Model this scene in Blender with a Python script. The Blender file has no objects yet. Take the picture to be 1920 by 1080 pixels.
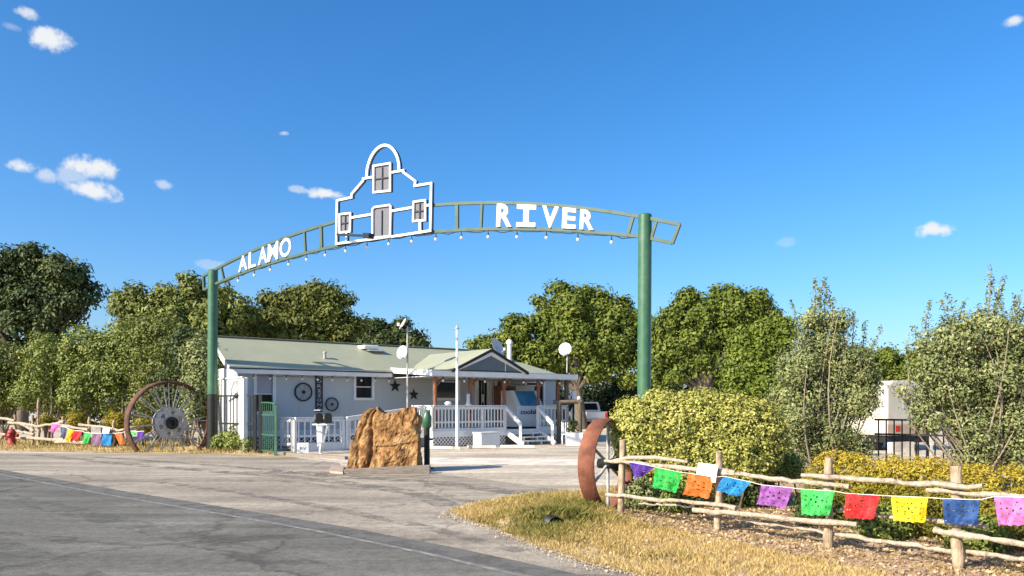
import bpy, bmesh, math, random
import numpy as np
from mathutils import Vector, Matrix, noise
random.seed(7)
rng = np.random.default_rng(7)
sc = bpy.context.scene
C = sc.collection
R = math.radians

# ------------------------------------------------------------------ camera, sky, sun, exposure
FOC, HX, HY, EYE = 1450.0, 960.0, 761.0, 1.6          # lens of the photograph (in its own pixels), level camera with a rising front
cam_d = bpy.data.cameras.new('camera')
cam = bpy.data.objects.new('camera', cam_d); C.objects.link(cam)
cam.location = (0, 0, EYE); cam.rotation_euler = (R(90), 0, 0)
cam_d.sensor_width = 36; cam_d.lens = FOC / 1920 * 36
cam_d.shift_y = (HY - 540) / 1920
cam_d.clip_start = 0.1; cam_d.clip_end = 6000
sc.camera = cam

SUN_EL = R(31); SUN_DIR = Vector((-0.82, -0.57, 0)).normalized()     # horizontal direction towards the sun
world = bpy.data.worlds.new('World'); sc.world = world; world.use_nodes = True
wn, wl = world.node_tree.nodes, world.node_tree.links
wn.clear()
def N(nodes, t, **kw):
    n = nodes.new(t)
    for k, v in kw.items(): setattr(n, k, v)
    return n
w_out = N(wn, 'ShaderNodeOutputWorld'); w_bg = N(wn, 'ShaderNodeBackground')
w_bg.inputs['Strength'].default_value = 0.12
sky = N(wn, 'ShaderNodeTexSky', sky_type='NISHITA', sun_disc=False)
sky.sun_elevation = SUN_EL
sky.sun_rotation = math.atan2(SUN_DIR.x, SUN_DIR.y)
sky.altitude = 200; sky.air_density = 1.0; sky.dust_density = 2.0; sky.ozone_density = 5.5
hs = N(wn, 'ShaderNodeHueSaturation'); hs.inputs['Saturation'].default_value = 1.24
wl.new(sky.outputs[0], hs.inputs['Color'])
tc = N(wn, 'ShaderNodeTexCoord')
# small fair-weather clouds: soft ellipses on the sky sphere broken up by noise
CLOUDS = [(102, 75, 42, 26, 1.0), (57, 25, 24, 13, .8), (40, 312, 34, 15, .95), (82, 328, 22, 15, .6), (178, 313, 52, 22, 1.0), (135, 330, 30, 18, .5),
          (168, 358, 48, 20, 1.0), (306, 347, 22, 10, .55), (614, 364, 38, 11, 1.0), (556, 355, 15, 7, .5), (1762, 432, 42, 15, 1.0), (1902, 38, 18, 12, .9),
          (533, 250, 11, 5, .5), (400, 497, 40, 10, .3), (20, 50, 20, 10, .25), (1475, 455, 20, 9, .2)]
nz = N(wn, 'ShaderNodeTexNoise'); nz.inputs['Scale'].default_value = 34; nz.inputs['Detail'].default_value = 7; nz.inputs['Roughness'].default_value = .62
wl.new(tc.outputs['Generated'], nz.inputs['Vector'])
acc = None
for (cx, cy, rx, ry, a) in CLOUDS:
    d = Vector(((cx - HX) / FOC, 1.0, (HY - cy) / FOC)).normalized()
    right = Vector((d.y, -d.x, 0)).normalized(); up = right.cross(d)
    cs = FOC / math.hypot(FOC, math.hypot(cx - HX, cy - HY))
    ax, ay = rx * .88 / FOC * cs, ry * .88 / FOC * cs
    vx = N(wn, 'ShaderNodeVectorMath', operation='DOT_PRODUCT'); vx.inputs[1].default_value = right / ax
    vy = N(wn, 'ShaderNodeVectorMath', operation='DOT_PRODUCT'); vy.inputs[1].default_value = up / ay
    vz = N(wn, 'ShaderNodeVectorMath', operation='DOT_PRODUCT'); vz.inputs[1].default_value = d
    for v in (vx, vy, vz): wl.new(tc.outputs['Generated'], v.inputs[0])
    cb = N(wn, 'ShaderNodeCombineXYZ'); wl.new(vx.outputs['Value'], cb.inputs[0]); wl.new(vy.outputs['Value'], cb.inputs[1])
    ln = N(wn, 'ShaderNodeVectorMath', operation='LENGTH'); wl.new(cb.outputs[0], ln.inputs[0])
    ad = N(wn, 'ShaderNodeMath', operation='MULTIPLY_ADD'); wl.new(nz.outputs['Fac'], ad.inputs[0]); ad.inputs[1].default_value = -3.3; wl.new(ln.outputs['Value'], ad.inputs[2])
    mr = N(wn, 'ShaderNodeMapRange', interpolation_type='SMOOTHSTEP'); wl.new(ad.outputs[0], mr.inputs['Value'])
    mr.inputs['From Min'].default_value = -0.5; mr.inputs['From Max'].default_value = -1.35; mr.inputs['To Max'].default_value = a
    gt = N(wn, 'ShaderNodeMath', operation='GREATER_THAN'); wl.new(vz.outputs['Value'], gt.inputs[0]); gt.inputs[1].default_value = 0.5
    ml = N(wn, 'ShaderNodeMath', operation='MULTIPLY'); wl.new(mr.outputs[0], ml.inputs[0]); wl.new(gt.outputs[0], ml.inputs[1])
    if acc is None: acc = ml
    else:
        m2 = N(wn, 'ShaderNodeMath', operation='MAXIMUM'); wl.new(acc.outputs[0], m2.inputs[0]); wl.new(ml.outputs[0], m2.inputs[1]); acc = m2
wm = N(wn, 'ShaderNodeMix', data_type='RGBA')
wl.new(acc.outputs[0], wm.inputs['Factor']); wl.new(hs.outputs[0], wm.inputs['A']); wm.inputs['B'].default_value = (3.9, 4.05, 4.2, 1)
wl.new(wm.outputs['Result'], w_bg.inputs['Color']); wl.new(w_bg.outputs[0], w_out.inputs['Surface'])

sun_d = bpy.data.lights.new('sun', 'SUN'); sun = bpy.data.objects.new('sun', sun_d); C.objects.link(sun)
sun_d.energy = 5.0; sun_d.angle = R(0.53); sun_d.color = (1.0, 0.89, 0.71)
sv = Vector((SUN_DIR.x * math.cos(SUN_EL), SUN_DIR.y * math.cos(SUN_EL), math.sin(SUN_EL)))
sun.rotation_euler = sv.to_track_quat('Z', 'Y').to_euler()
sun.location = (-30, -20, 40)

sc.view_settings.view_transform = 'Standard'; sc.view_settings.look = 'None'
sc.view_settings.exposure = 0.9; sc.view_settings.gamma = 1.0; sc.view_settings.use_curve_mapping = False
sc.cycles.use_denoising = True
sc.cycles.max_bounces = 6; sc.cycles.transparent_max_bounces = 8

# ------------------------------------------------------------------ helpers
def tag(o, label=None, cat=None, group=None, kind=None):
    if label: o['label'] = label
    if cat: o['category'] = cat
    if group: o['group'] = group
    if kind: o['kind'] = kind
    return o
def thing(name, label, cat, loc=(0, 0, 0), group=None):
    o = bpy.data.objects.new(name, None); C.objects.link(o); o.location = loc; o.empty_display_size = .2
    return tag(o, label, cat, group)
def root_of(o):
    while o.parent: o = o.parent
    return o
def link_mesh(name, me, parent=None, mat=None):
    o = bpy.data.objects.new(name, me); C.objects.link(o)
    if mat: me.materials.append(mat)
    if parent is not None: o.parent = parent
    return o
def copy_tree(o, parent=None):
    c = o.copy(); C.objects.link(c); c.parent = parent
    for ch in list(o.children): copy_tree(ch, c)
    return c
def at(px, py, Y): return Vector(((px - HX) / FOC * Y, Y, EYE + (HY - py) / FOC * Y))
def ground_at(px, py):
    Y = EYE * FOC / (py - HY); return Vector(((px - HX) / FOC * Y, Y, 0))

class MB:
    """collects simple solids in world coordinates; build() links them as one mesh object"""
    def __init__(s): s.v = []; s.f = []; s.smooth = set()
    def add(s, vs, fs, smooth=False):
        b = len(s.v); s.v += [Vector(v) for v in vs]
        for f in fs:
            if smooth: s.smooth.add(len(s.f))
            s.f.append(tuple(i + b for i in f))
        return s
    def box(s, c, size, ax=None):
        X, Y, Z = ax if ax else (Vector((1, 0, 0)), Vector((0, 1, 0)), Vector((0, 0, 1)))
        c = Vector(c); a, b, d = size[0] / 2, size[1] / 2, size[2] / 2
        vs = [c + X * (sx * a) + Y * (sy * b) + Z * (sz * d) for sz in (-1, 1) for sy in (-1, 1) for sx in (-1, 1)]
        return s.add(vs, [(0, 2, 3, 1), (4, 5, 7, 6), (0, 1, 5, 4), (2, 6, 7, 3), (0, 4, 6, 2), (1, 3, 7, 5)])
    def bar(s, p, q, w, h, up=(0, 0, 1)):
        p, q = Vector(p), Vector(q); d = (q - p); L = d.length
        if L < 1e-6: return s
        d /= L; up = Vector(up); sd = d.cross(up)
        if sd.length < 1e-4: sd = d.cross(Vector((0, 1, 0)))
        sd.normalize(); u2 = sd.cross(d).normalized()
        return s.box((p + q) / 2, (L, w, h), (d, sd, u2))
    def tube(s, pts, rad, n=8, caps=True, jitter=0):
        pts = [Vector(p) for p in pts]; m = len(pts)
        if not isinstance(rad, (list, tuple)): rad = [rad] * m
        vs = []; ref = None
        for i, p in enumerate(pts):
            d = (pts[min(i + 1, m - 1)] - pts[max(i - 1, 0)]).normalized()
            if ref is None: ref = Vector((0, 0, 1)) if abs(d.z) < .9 else Vector((1, 0, 0))
            a = d.cross(ref).normalized(); b = a.cross(d); ref = b
            for k in range(n):
                t = 2 * math.pi * k / n; r = rad[i] * (1 + random.uniform(-jitter, jitter))
                vs.append(p + (a * math.cos(t) + b * math.sin(t)) * r)
        fs = [(i * n + k, i * n + (k + 1) % n, (i + 1) * n + (k + 1) % n, (i + 1) * n + k) for i in range(m - 1) for k in range(n)]
        s.add(vs, fs, True)
        if caps: s.add(vs[:n], [tuple(range(n))[::-1]]); s.add(vs[-n:], [tuple(range(n))])
        return s
    def lathe(s, o, axis, prof, n=24, a0=0, a1=2 * math.pi):
        """prof: list of (r, h); closed round the axis when full"""
        o, axis = Vector(o), Vector(axis).normalized()
        ref = Vector((0, 0, 1)) if abs(axis.z) < .9 else Vector((1, 0, 0))
        a = axis.cross(ref).normalized(); b = axis.cross(a).normalized()
        full = abs(a1 - a0 - 2 * math.pi) < 1e-6; cnt = n if full else n + 1; m = len(prof); vs = []
        for k in range(cnt):
            t = a0 + (a1 - a0) * k / n; d = a * math.cos(t) + b * math.sin(t)
            for (r, h) in prof: vs.append(o + d * r + axis * h)
        fs = [(k * m + i, k * m + i + 1, ((k + 1) % cnt) * m + i + 1, ((k + 1) % cnt) * m + i) for k in range(n) for i in range(m - 1)]
        return s.add(vs, fs, True)
    def prism(s, poly, ext):
        """poly: 3-D points of a flat outline, ext: extrusion vector"""
        n = len(poly); ext = Vector(ext); vs = [Vector(p) for p in poly] + [Vector(p) + ext for p in poly]
        return s.add(vs, [tuple(range(n))[::-1], tuple(range(n, 2 * n))] + [(i, (i + 1) % n, n + (i + 1) % n, n + i) for i in range(n)])
    def build(s, name, mat, parent=None, kind=None, bevel=0, recalc=True):
        o0 = root_of(parent).location if parent is not None else Vector((0, 0, 0))
        me = bpy.data.meshes.new(name)
        me.from_pydata([v - o0 for v in s.v], [], s.f)
        for i in s.smooth: me.polygons[i].use_smooth = True
        if recalc:
            bm = bmesh.new(); bm.from_mesh(me); bmesh.ops.recalc_face_normals(bm, faces=bm.faces); bm.to_mesh(me); bm.free()
        o = link_mesh(name, me, parent, mat)
        if bevel:
            md = o.modifiers.new('edge', 'BEVEL'); md.width = bevel; md.segments = 2; md.limit_method = 'ANGLE'
        if kind: o['kind'] = kind
        return o

# ------------------------------------------------------------------ materials
def new_mat(name):
    m = bpy.data.materials.new(name); m.use_nodes = True; nt = m.node_tree
    return m, nt, nt.nodes, nt.links, nt.nodes['Principled BSDF']
def ramp(nodes, stops):
    r = N(nodes, 'ShaderNodeValToRGB'); e = r.color_ramp.elements
    while len(e) < len(stops): e.new(0.5)
    for el, (p, c) in zip(e, stops): el.position = p; el.color = (*c, 1)
    return r
def pbr(name, c1, c2=None, scale=6, rough=.6, bump=0, metal=0, spec=.3, detail=6, stretch=(1, 1, 1), lo=.35, hi=.65, bscale=None, c3=None, scale3=1.0):
    m, nt, nd, lk, b = new_mat(name)
    b.inputs['Roughness'].default_value = rough; b.inputs['Metallic'].default_value = metal; b.inputs['Specular IOR Level'].default_value = spec
    b.inputs['Base Color'].default_value = (*c1, 1)
    geo = N(nd, 'ShaderNodeNewGeometry'); mp = N(nd, 'ShaderNodeMapping'); mp.inputs['Scale'].default_value = stretch
    lk.new(geo.outputs['Position'], mp.inputs['Vector'])
    col = None
    if c2:
        n = N(nd, 'ShaderNodeTexNoise'); n.inputs['Scale'].default_value = scale; n.inputs['Detail'].default_value = detail; n.inputs['Roughness'].default_value = .62
        lk.new(mp.outputs[0], n.inputs['Vector'])
        r = ramp(nd, [(lo, c1), (hi, c2)]); lk.new(n.outputs['Fac'], r.inputs['Fac']); col = r.outputs['Color']
        if c3:
            n3 = N(nd, 'ShaderNodeTexNoise'); n3.inputs['Scale'].default_value = scale3; n3.inputs['Detail'].default_value = 8; n3.inputs['Roughness'].default_value = .65
            lk.new(geo.outputs['Position'], n3.inputs['Vector'])
            r3 = ramp(nd, [(.48, (0, 0, 0)), (.68, (1, 1, 1))]); lk.new(n3.outputs['Fac'], r3.inputs['Fac'])
            mx = N(nd, 'ShaderNodeMix', data_type='RGBA'); lk.new(r3.outputs['Color'], mx.inputs['Factor']); lk.new(col, mx.inputs['A']); mx.inputs['B'].default_value = (*c3, 1)
            col = mx.outputs['Result']
        lk.new(col, b.inputs['Base Color'])
    if bump:
        n2 = N(nd, 'ShaderNodeTexNoise'); n2.inputs['Scale'].default_value = bscale or scale * 4; n2.inputs['Detail'].default_value = 8
        lk.new(mp.outputs[0], n2.inputs['Vector'])
        bp = N(nd, 'ShaderNodeBump'); bp.inputs['Strength'].default_value = bump; bp.inputs['Distance'].default_value = .02
        lk.new(n2.outputs['Fac'], bp.inputs['Height']); lk.new(bp.outputs[0], b.inputs['Normal'])
    return m
def leaf_mat(name, c1, c2, c3=None, trans=.17, rough=.55):
    """per-leaf natural colour from the mesh attribute 'tint'"""
    m, nt, nd, lk, b = new_mat(name)
    at_ = N(nd, 'ShaderNodeAttribute', attribute_name='tint')
    r = ramp(nd, [(0, c1), (.6, c2), (1, c3 or c2)]); lk.new(at_.outputs['Fac'], r.inputs['Fac'])
    lk.new(r.outputs['Color'], b.inputs['Base Color']); b.inputs['Roughness'].default_value = rough; b.inputs['Specular IOR Level'].default_value = .25
    tr = N(nd, 'ShaderNodeBsdfTranslucent'); lk.new(r.outputs['Color'], tr.inputs['Color'])
    mx = N(nd, 'ShaderNodeMixShader'); mx.inputs[0].default_value = trans
    lk.new(b.outputs[0], mx.inputs[1]); lk.new(tr.outputs[0], mx.inputs[2]); lk.new(mx.outputs[0], nd['Material Output'].inputs['Surface'])
    return m
def glass_mat(name, c, rough=.05, alpha=1):
    m, nt, nd, lk, b = new_mat(name)
    b.inputs['Base Color'].default_value = (*c, 1); b.inputs['Roughness'].default_value = rough; b.inputs['Specular IOR Level'].default_value = .2
    return m
M = {}
M['white'] = pbr('white paint', (.74, .74, .72), (.66, .66, .64), 3, .5, .05)
M['white_metal'] = pbr('white painted steel', (.8, .8, .79), (.72, .72, .7), 5, .35)
M['siding'] = pbr('grey siding', (.45, .475, .475), (.42, .445, .445), 1.2, .6, .12, stretch=(1, 1, .2), bscale=30)
M['siding_dark'] = pbr('slate siding', (.12, .145, .16), (.1, .125, .14), 3, .6)
M['roof'] = pbr('sage metal roof', (.295, .31, .215), (.335, .345, .24), .8, .5, .05, spec=.4, c3=(.30, .305, .215), scale3=2.5)
M['roof_trim'] = pbr('dark roof edge', (.02, .022, .022), None, rough=.6)
M['cedar'] = pbr('red cedar', (.16, .05, .028), (.30, .12, .07), 8, .6, .3, stretch=(3, 3, .5))
M['green'] = pbr('green enamel', (.03, .105, .055), (.045, .13, .068), 2.5, .38, .03, spec=.5, c3=(.07, .14, .09), scale3=4)
M['green_light'] = pbr('faded green enamel', (.045, .09, .066), (.07, .12, .092), 3, .45, c3=(.03, .058, .042), scale3=3)
M['black'] = pbr('black iron', (.012, .014, .014), (.022, .023, .022), 9, .5)
M['navy'] = pbr('dark blue paint', (.012, .018, .03), (.022, .03, .045), 9, .5)
M['rust'] = pbr('brown rust', (.10, .05, .035), (.16, .08, .055), 5, .8, .25, c3=(.06, .03, .022), scale3=3)
M['rust_red'] = pbr('red rust', (.18, .066, .04), (.25, .095, .055), 5, .8, .3, c3=(.12, .045, .03), scale3=4)
M['steel'] = pbr('grey galvanised steel', (.33, .34, .34), (.46, .47, .46), 6, .45, .1, c3=(.26, .23, .2), scale3=5)
M['steel_pale'] = pbr('pale silver paint', (.36, .37, .37), (.46, .46, .45), 6, .45, .1, c3=(.25, .225, .2), scale3=7)
M['pane_mesh'] = pbr('grey screen', (.125, .13, .155), (.15, .155, .18), 20, .7)
M['glass_dark'] = glass_mat('dark window glass', (.012, .014, .018))
M['glass_blind'] = pbr('blind behind glass', (.30, .30, .35), (.36, .36, .40), 2, .25, spec=.5)
M['log'] = pbr('bleached cedar rail', (.36, .29, .215), (.54, .46, .355), 12, .9, .8, stretch=(2, 2, 2), c3=(.20, .15, .11), scale3=14)
M['log_dark'] = pbr('brown cedar post', (.30, .215, .14), (.47, .37, .26), 9, .85, .5, stretch=(2, 2, .4), c3=(.18, .12, .08), scale3=7)
M['bark'] = pbr('grey brown bark', (.09, .07, .05), (.17, .14, .105), 8, .9, .6, stretch=(3, 3, .6))
M['bark_pale'] = pbr('pale smooth bark', (.19, .155, .115), (.29, .245, .185), 8, .8, .3, stretch=(3, 3, .6))
M['rock'] = None
M['concrete'] = pbr('pale concrete', (.6, .53, .44), (.68, .61, .52), 3, .85, .3, c3=(.36, .33, .29), scale3=1.3)
M['timber'] = pbr('weathered timber', (.17, .14, .115), (.27, .235, .2), 9, .85, .4, stretch=(.6, 3, 3))
M['bulb'] = pbr('frosted bulb', (.8, .8, .77), None, rough=.2, spec=.5)
M['red'] = pbr('red hydrant paint', (.36, .045, .04), (.24, .03, .028), 7, .5, .1)
M['redlight'] = pbr('red lens', (.4, .02, .015), None, rough=.2)
M['rubber'] = pbr('tyre rubber', (.015, .015, .015), None, rough=.8)
M['cream'] = pbr('cream panel', (.44, .41, .34), (.5, .47, .4), 2, .5)
M['tan'] = pbr('tan panel', (.36, .27, .21), (.42, .32, .25), 4, .6)
M['ice_body'] = pbr('pale grey plastic', (.72, .76, .78), (.66, .7, .73), 2, .4, spec=.4)
M['ice_blue'] = pbr('blue print', (.03, .16, .32), (.06, .26, .42), 2.2, .3, spec=.5)
M['purple_print'] = pbr('navy print', (.03, .03, .16), None, rough=.5)
M['sign_paper'] = pbr('white card', (.78, .78, .75), (.72, .72, .69), 8, .7)
M['ink'] = pbr('grey ink', (.16, .17, .18), None, rough=.7)
M['globe'] = pbr('white globe', (.85, .85, .82), None, rough=.3)
M['dish'] = pbr('dish grey', (.5, .48, .46), (.56, .54, .52), 4, .5)

# ------------------------------------------------------------------ ground surfaces
def sheet(name, pts, mat, z, kind='structure', parent=None):
    me = bpy.data.meshes.new(name); bm = bmesh.new()
    f = bm.faces.new([bm.verts.new((p[0], p[1], z)) for p in pts]); f.normal_update()
    if f.normal.z < 0: f.normal_flip()
    bmesh.ops.triangulate(bm, faces=[f]); bm.to_mesh(me); bm.free()
    o = link_mesh(name, me, parent, mat)
    if kind: o['kind'] = kind
    return o
def pave(name, base, dark, pale, grit, streak=None, rough=.9, crack=0):
    m, nt, nd, lk, b = new_mat(name); b.inputs['Roughness'].default_value = rough; b.inputs['Specular IOR Level'].default_value = .2
    geo = N(nd, 'ShaderNodeNewGeometry')
    def nz_(scale, det=8, st=None, ro=.6):
        n = N(nd, 'ShaderNodeTexNoise'); n.inputs['Scale'].default_value = scale; n.inputs['Detail'].default_value = det; n.inputs['Roughness'].default_value = ro
        if st:
            mp = N(nd, 'ShaderNodeMapping'); mp.inputs['Rotation'].default_value = (0, 0, st[0]); mp.inputs['Scale'].default_value = (st[1], st[2], 1)
            lk.new(geo.outputs['Position'], mp.inputs['Vector']); lk.new(mp.outputs[0], n.inputs['Vector'])
        else: lk.new(geo.outputs['Position'], n.inputs['Vector'])
        return n
    big = nz_(.35, 6); r1 = ramp(nd, [(.33, dark), (.5, base), (.68, pale)]); lk.new(big.outputs['Fac'], r1.inputs['Fac']); col = r1.outputs['Color']
    def mul(col, fac, lo, hi, c0, c1):
        r = ramp(nd, [(lo, c0), (hi, c1)]); lk.new(fac, r.inputs['Fac'])
        mx = N(nd, 'ShaderNodeMix', data_type='RGBA', blend_type='MULTIPLY'); mx.inputs['Factor'].default_value = 1
        lk.new(col, mx.inputs['A']); lk.new(r.outputs['Color'], mx.inputs['B']); return mx.outputs['Result']
    if streak:
        s = nz_(1.0, 5, streak); col = mul(col, s.outputs['Fac'], .36, .62, (.74, .74, .74), (1.12, 1.12, 1.11))
        s2 = nz_(.8, 7, (streak[0], streak[1] * .4, streak[2] * 3.5)); col = mul(col, s2.outputs['Fac'], .38, .6, (.86, .86, .86), (1.07, 1.07, 1.07))
    g = nz_(grit, 4, ro=.8); col = mul(col, g.outputs['Fac'], .3, .7, (.5, .5, .5), (1.48, 1.48, 1.45))
    g2 = nz_(grit * .14, 5, ro=.75); col = mul(col, g2.outputs['Fac'], .35, .65, (.78, .78, .78), (1.2, 1.2, 1.19))
    if crack:
        v = N(nd, 'ShaderNodeTexVoronoi', feature='DISTANCE_TO_EDGE'); v.inputs['Scale'].default_value = crack
        wn_ = nz_(1.5, 5); ad = N(nd, 'ShaderNodeVectorMath', operation='MULTIPLY_ADD'); lk.new(wn_.outputs['Color'], ad.inputs[0]); ad.inputs[1].default_value = (1.2, 1.2, 0); lk.new(geo.outputs['Position'], ad.inputs[2])
        lk.new(ad.outputs[0], v.inputs['Vector']); col = mul(col, v.outputs['Distance'], .0, .012, (.6, .58, .56), (1, 1, 1))
    lk.new(col, b.inputs['Base Color'])
    bp = N(nd, 'ShaderNodeBump'); bp.inputs['Strength'].default_value = .5; bp.inputs['Distance'].default_value = .01
    lk.new(g.outputs['Fac'], bp.inputs['Height']); lk.new(bp.outputs[0], b.inputs['Normal'])
    return m
M['gravel'] = pave('pale limestone gravel', (.48, .415, .335), (.40, .345, .28), (.56, .49, .4), 26)
M['road'] = pave('worn asphalt', (.148, .143, .128), (.12, .117, .107), (.185, .178, .16), 60, streak=(R(42), .2, 1.3), crack=.16)
M['apron'] = pave('sun bleached asphalt', (.335, .292, .24), (.265, .228, .19), (.40, .352, .292), 48, streak=(R(30), .16, .9), crack=.22)
M['driveway'] = pave('chip seal driveway', (.48, .415, .335), (.40, .345, .28), (.56, .49, .40), 40, streak=(R(8), .2, 1.1))
M['dirt'] = pave('dry brown dirt', (.36, .25, .175), (.27, .185, .125), (.44, .33, .24), 20)
M['drysoil'] = pave('straw littered soil', (.42, .31, .175), (.31, .22, .12), (.5, .39, .23), 22)

sheet('ground', [(-2500, -2500), (2500, -2500), (2500, 2500), (-2500, 2500)], M['gravel'], 0)
EDGE = [ground_at(*p) for p in ((0, 881), (133, 904), (233, 922), (333, 938), (433, 954), (640, 988), (860, 1030), (1090, 1080))]
far_l = EDGE[0] + Vector((-70, 52, 0)); nr = EDGE[-1] + Vector((7, -8.6, 0)); nr2 = nr + Vector((60, -75, 0))
off = Vector((-6.4, -7.2, 0)) * 1.35
sheet('road', [far_l] + EDGE + [nr, nr2, nr2 + off, nr + off, EDGE[-1] + off, EDGE[0] + off, far_l + off], M['road'], .012)
ap = [EDGE[0] + Vector((-70, 52, 0))] + EDGE + [nr, nr + Vector((1.4, 1.2, 0))]
ap += [ground_at(*p) for p in ((1240, 1092), (1100, 1060), (1010, 1029), (930, 995), (862, 972), (840, 962), (880, 948), (950, 936), (1075, 921), (1000, 912), (905, 899), (815, 888.5), (645, 890), (636, 868), (560, 860), (420, 853), (240, 851), (0, 849))]
ap += [Vector((-40, 46, 0)), Vector((-80, 88, 0))]
sheet('apron', ap, M['apron'], .006)
sheet('driveway', [ground_at(*p) for p in ((650, 889), (815, 887), (905, 898), (1000, 911), (1075, 920), (1200, 921), (1300, 890), (1320, 850), (1100, 830), (1000, 846), (780, 846), (560, 852), (640, 866))], M['driveway'], .003)
band = sheet('concrete_band', [ground_at(*p) for p in ((560, 854.5), (800, 858), (1140, 862), (1140, 873), (800, 871), (660, 868))], M['concrete'], .0045)
# faded edge line, a worn paint strip just inside the road edge
lm, nt, nd, lk, b = new_mat('worn white line')
geo = N(nd, 'ShaderNodeNewGeometry'); n1 = N(nd, 'ShaderNodeTexNoise'); n1.inputs['Scale'].default_value = 5; n1.inputs['Detail'].default_value = 9; n1.inputs['Roughness'].default_value = .75
lk.new(geo.outputs['Position'], n1.inputs['Vector']); r_ = ramp(nd, [(.46, (.15, .149, .145)), (.66, (.30, .295, .28))]); lk.new(n1.outputs['Fac'], r_.inputs['Fac']); lk.new(r_.outputs['Color'], b.inputs['Base Color']); b.inputs['Roughness'].default_value = .9
def offset_line(pts, d):
    out = []
    for i, p in enumerate(pts):
        t = (pts[min(i + 1, len(pts) - 1)] - pts[max(i - 1, 0)]).normalized(); out.append(p + Vector((t.y, -t.x, 0)) * d)
    return out
L0 = EDGE + [nr, nr2]
la, lb = offset_line(L0, .42), offset_line(L0, .49)
ln_ob = sheet('road_line', la + lb[::-1], lm, .016)
dm = pave('dark seal strip', (.128, .124, .113), (.11, .106, .098), (.15, .144, .13), 60)
la, lb = offset_line(L0, .02), offset_line(L0, .36)
SEAL = la + lb[::-1]

def streak_mat(name, dark, light, lo, hi):
    m, nt, nd, lk, b = new_mat(name); geo = N(nd, 'ShaderNodeNewGeometry'); n1 = N(nd, 'ShaderNodeTexNoise'); n1.inputs['Scale'].default_value = 2.2; n1.inputs['Detail'].default_value = 10; n1.inputs['Roughness'].default_value = .8
    lk.new(geo.outputs['Position'], n1.inputs['Vector']); r_ = ramp(nd, [(lo, (0, 0, 0)), (hi, (1, 1, 1))]); lk.new(n1.outputs['Fac'], r_.inputs['Fac'])
    tr = N(nd, 'ShaderNodeBsdfTransparent'); mx = N(nd, 'ShaderNodeMixShader'); b.inputs['Base Color'].default_value = (*dark, 1); b.inputs['Roughness'].default_value = .9
    lk.new(r_.outputs['Color'], mx.inputs[0]); lk.new(tr.outputs[0], mx.inputs[1]); lk.new(b.outputs[0], mx.inputs[2]); lk.new(mx.outputs[0], nd['Material Output'].inputs['Surface']); return m
sm_ = streak_mat('worn tar streak', (.17, .152, .135), None, .44, .66)
for (pp, wd) in (([(60, 853), (250, 872), (400, 884), (520, 893), (640, 905), (780, 925), (845, 950)], .5), ([(180, 857), (330, 868), (470, 878), (620, 893)], .4), ([(460, 888), (520, 886), (580, 887), (640, 893)], 1.0), ([(650, 895), (800, 903), (900, 915), (1010, 930)], .6), ([(300, 905), (450, 925), (600, 950), (800, 990), (980, 1035)], .25), ([(640, 892), (730, 893), (806, 892)], .22)):
    P0 = [ground_at(*p) for p in pp]; la, lb = offset_line(P0, -wd / 2), offset_line(P0, wd / 2); sheet('tar_streak', la + lb[::-1], sm_, .0105 + random.uniform(0, .001))
sheet('road_edge', SEAL, streak_mat('patchy seal strip', (.118, .114, .104), None, .30, .52), .015)
sm2 = streak_mat('old tyre scuff', (.105, .102, .094), None, .47, .75)
for (d_, wd) in ((1.5, .5), (3.2, .55), (4.9, .4)):
    la, lb = offset_line(L0, d_), offset_line(L0, d_ + wd); sheet('tyre_scuff', la + lb[::-1], sm2, .0162 + d_ * .0003)
ISLE = [ground_at(*p) for p in ((840, 962), (880, 948), (950, 936), (1075, 922), (1200, 912), (1330, 892), (1500, 872), (1760, 858))] + [Vector((13, 15, 0)), Vector((13, -2, 0)), Vector((4.4, 3.2, 0))] + [ground_at(*p) for p in ((1240, 1092), (1100, 1060), (1010, 1029), (930, 995), (862, 972))]
sheet('verge', ISLE, M['drysoil'], .018)
DIRT = [ground_at(*p) for p in ((1130, 958), (1190, 985), (1280, 1003), (1420, 1032), (1560, 1062), (1700, 1088), (2050, 1135), (2200, 960), (1760, 870), (1500, 884), (1330, 902), (1150, 930))]
sheet('flower_bed', DIRT, M['dirt'], .022)
LV = [ground_at(*p) for p in ((-400, 838), (0, 846), (150, 848), (240, 850), (420, 852.5), (560, 859))] + [Vector((-8.5, 27, 0)), Vector((-11, 33, 0)), Vector((-30, 42, 0)), Vector((-60, 60, 0))]
sheet('verge_left', LV, M['drysoil'], .009)

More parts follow.
